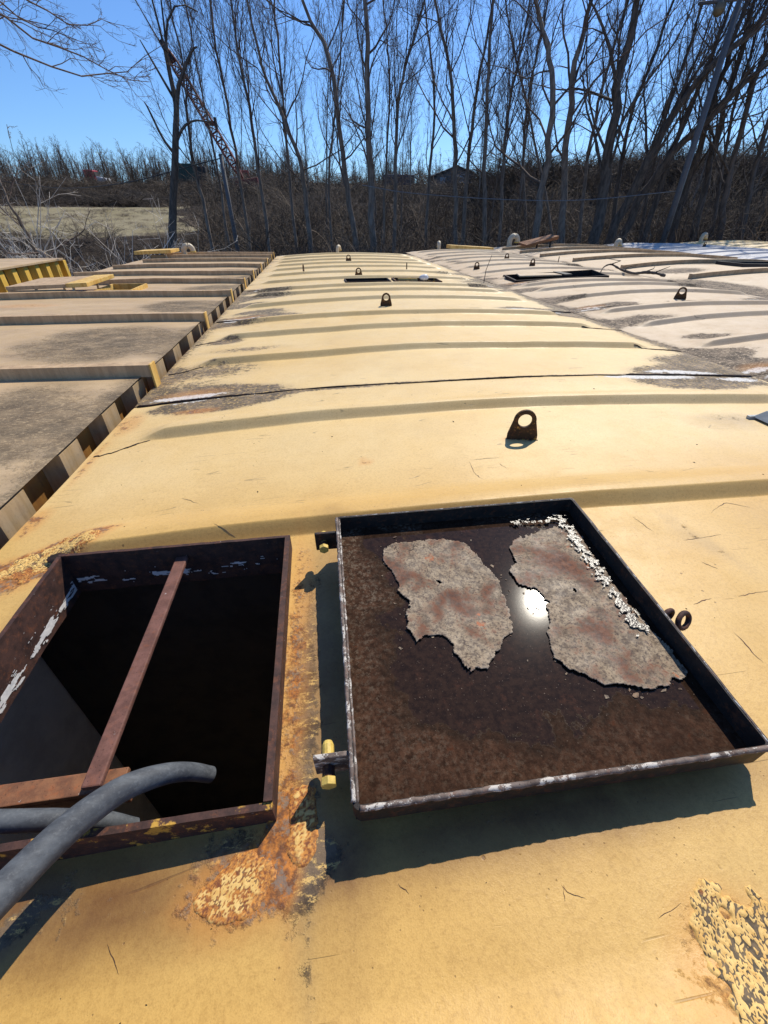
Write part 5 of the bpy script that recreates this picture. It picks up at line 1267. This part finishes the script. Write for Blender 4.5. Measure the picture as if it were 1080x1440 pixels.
m = MB(); hp = b1 + np.array((5.1, .5, -8.6)); m.box(hp[0] - .9, hp[0] + .6, hp[1] - .3, hp[1] + .3, hp[2] - .3, hp[2] + .25).box(hp[0] + .3, hp[0] + .7, hp[1] - .35, hp[1] + .35, hp[2] - .8, hp[2] + .7); obj('hook_block', m, DARK, cr, bevel=.05)
m = MB(); m.tube([b1, hp + np.array((0, 0, .6))], .03, 4).tube([b1, np.array((-9.5, 95.2, 6.6))], .04, 4); obj('hoist_cable', m, DARK, cr)
m = MB(); m.hexa([(-12.5, 93, 4.4), (-8.5, 93, 4.4), (-8.5, 96.5, 4.4), (-12.5, 96.5, 4.4), (-12.3, 93, 6.2), (-8.5, 93, 6.6), (-8.5, 96.5, 6.6), (-12.3, 96.5, 6.2)]); obj('cab_house', m, RED, cr, bevel=.1)
for yy in (92.6, 96.4):
    m = MB(); m.box(-12.6, -8, yy, yy + .8, 2.9, 4.3); obj('track', m, DARK, cr, bevel=.3)
def truck(x, y, z, label, rz, s=1.):
    r = root('red_truck', label, 'truck', (0, 0, 0)); ORIG[r.name] = Vector((0, 0, 0))
    m = MB(); m.hexa([(-2.2, -1.1, .9), (0.3, -1.1, .9), (.3, 1.1, .9), (-2.2, 1.1, .9), (-2.1, -1.0, 3.2), (-.1, -1., 3.2), (-.1, 1., 3.2), (-2.1, 1., 3.2)]); obj('cab', m, RED2, r, bevel=.12)
    m = MB(); m.hexa([(.3, -1., .9), (2.3, -.95, .9), (2.3, .95, .9), (.3, 1., .9), (.3, -.95, 2.2), (2.2, -.85, 1.9), (2.2, .85, 1.9), (.3, .95, 2.2)]); obj('hood', m, BAG, r, bevel=.12)
    m = MB(); m.hexa([(.02, -.9, 2.25), (.2, -.9, 2.25), (.2, .9, 2.25), (.02, .9, 2.25), (-.12, -.8, 2.95), (.0, -.8, 2.95), (.0, .8, 2.95), (-.12, .8, 2.95)]); obj('windscreen', m, DARK, r)
    for px in (-1.9,):
        m = MB(); m.tube([(px, -1.15, 1.), (px, -1.15, 4.0)], .09, 8); obj('exhaust_stack', m, GALV, r)
    for px in (-1.5, 1.6):
        for py in (-1.05, 1.05):
            m = MB(); m.tube([(px, py - .15, .5), (px, py + .15, .5)], .5, 14); obj('wheel', m, DARK, r)
    r.location = (x, y, z); r.rotation_euler = (0, 0, rad(rz)); r.scale = (s,) * 3
def tz(x, y): return float(terrain(np.array(x), np.array(y)))
truck(-41.9, 114.6, tz(-41.9, 114.6) - .5, 'small red truck with a white hood on the far hillside at left', -10)
truck(-14.8, 121.1, tz(-14.8, 121.1) - .9, 'second red truck half hidden by brush right of the crane boom', 175, .95)
gb = root('green_container', 'dark green box container half hidden behind the dead broken tree', 'container', (-24.0, 115.5, 7))
m = MB(); m.box(-26.8, -22.6, 114, 117, 7.0, 10.0); obj('body', m, DGREEN, gb, bevel=.08)
for k in range(8):
    m = MB(); m.box(-26.7 + k * .52, -26.5 + k * .52, 113.90, 113.995, 7.1, 9.9); obj('rib', m, DGREEN, gb)
m = MB(); m.box(-22.4, -20.6, 114, 116.5, 7.0, 9.6); obj('hopper', m, DARK, gb, bevel=.15)
def shed(name, label, x0, x1, y0, y1, z0, zw, zr, wallm, roofm, wins):
    r = root(name, label, 'shed', ((x0 + x1) / 2, (y0 + y1) / 2, z0)); xm = (x0 + x1) / 2
    m = MB(); m.add([(x0, y0, z0), (x1, y0, z0), (x1, y0, zw), (xm, y0, zr), (x0, y0, zw), (x0, y1, z0), (x1, y1, z0), (x1, y1, zw), (xm, y1, zr), (x0, y1, zw)],
                    [(0, 1, 2, 3, 4), (9, 8, 7, 6, 5), (0, 4, 9, 5), (1, 6, 7, 2)]); obj('wall', m, wallm, r)
    for s in (-1, 1):
        xe = xm + s * (x1 - x0) / 2 * 1.1; ze = zw - .1 * (zr - zw)
        m = MB(); m.hexa([(xe, y0 - .4, ze), (xm, y0 - .4, zr + .02), (xm, y1 + .4, zr + .02), (xe, y1 + .4, ze), (xe, y0 - .4, ze + .2), (xm, y0 - .4, zr + .22), (xm, y1 + .4, zr + .22), (xe, y1 + .4, ze + .2)]); obj('roof_slope', m, roofm, r)
    for (a, b, c, d) in wins:
        m = MB(); m.box(a, b, y0 - .06, y0 - .005, c, d); obj('window', m, flat('pale_window', lin(150, 164, 180), .2), r)
    return r
gx, gy = 29.6, 106.; gz = tz(gx, gy)
shed('grey_shed', 'slate grey gabled shed on the far rise, behind the slim trunk cluster', gx - 4.5, gx + 3.5, gy - 3, gy + 5, gz - 1.5, 7.9, 9.2, BLUEG, DARK, [(gx - .6, gx + 1.2, 6.6, 8.0), (gx - 3.8, gx - 2.6, 6.6, 7.6)])
bx, by = 19.2, 113.4; bz = tz(bx, by)
bc = root('blue_container', 'small dark blue box container on the far rise, left of the grey shed', 'container', (bx, by, bz))
m = MB(); m.box(bx - 3, bx + 3.5, by, by + 2.5, 5.5, 8.6); obj('body', m, flat('dark_blue_paint', lin(52, 64, 88), .5), bc, bevel=.08)
for k in range(10):
    m = MB(); m.box(bx - 2.9 + k * .64, bx - 2.6 + k * .64, by - .09, by - .005, 5.6, 8.5); obj('rib', m, BLUEG, bc)
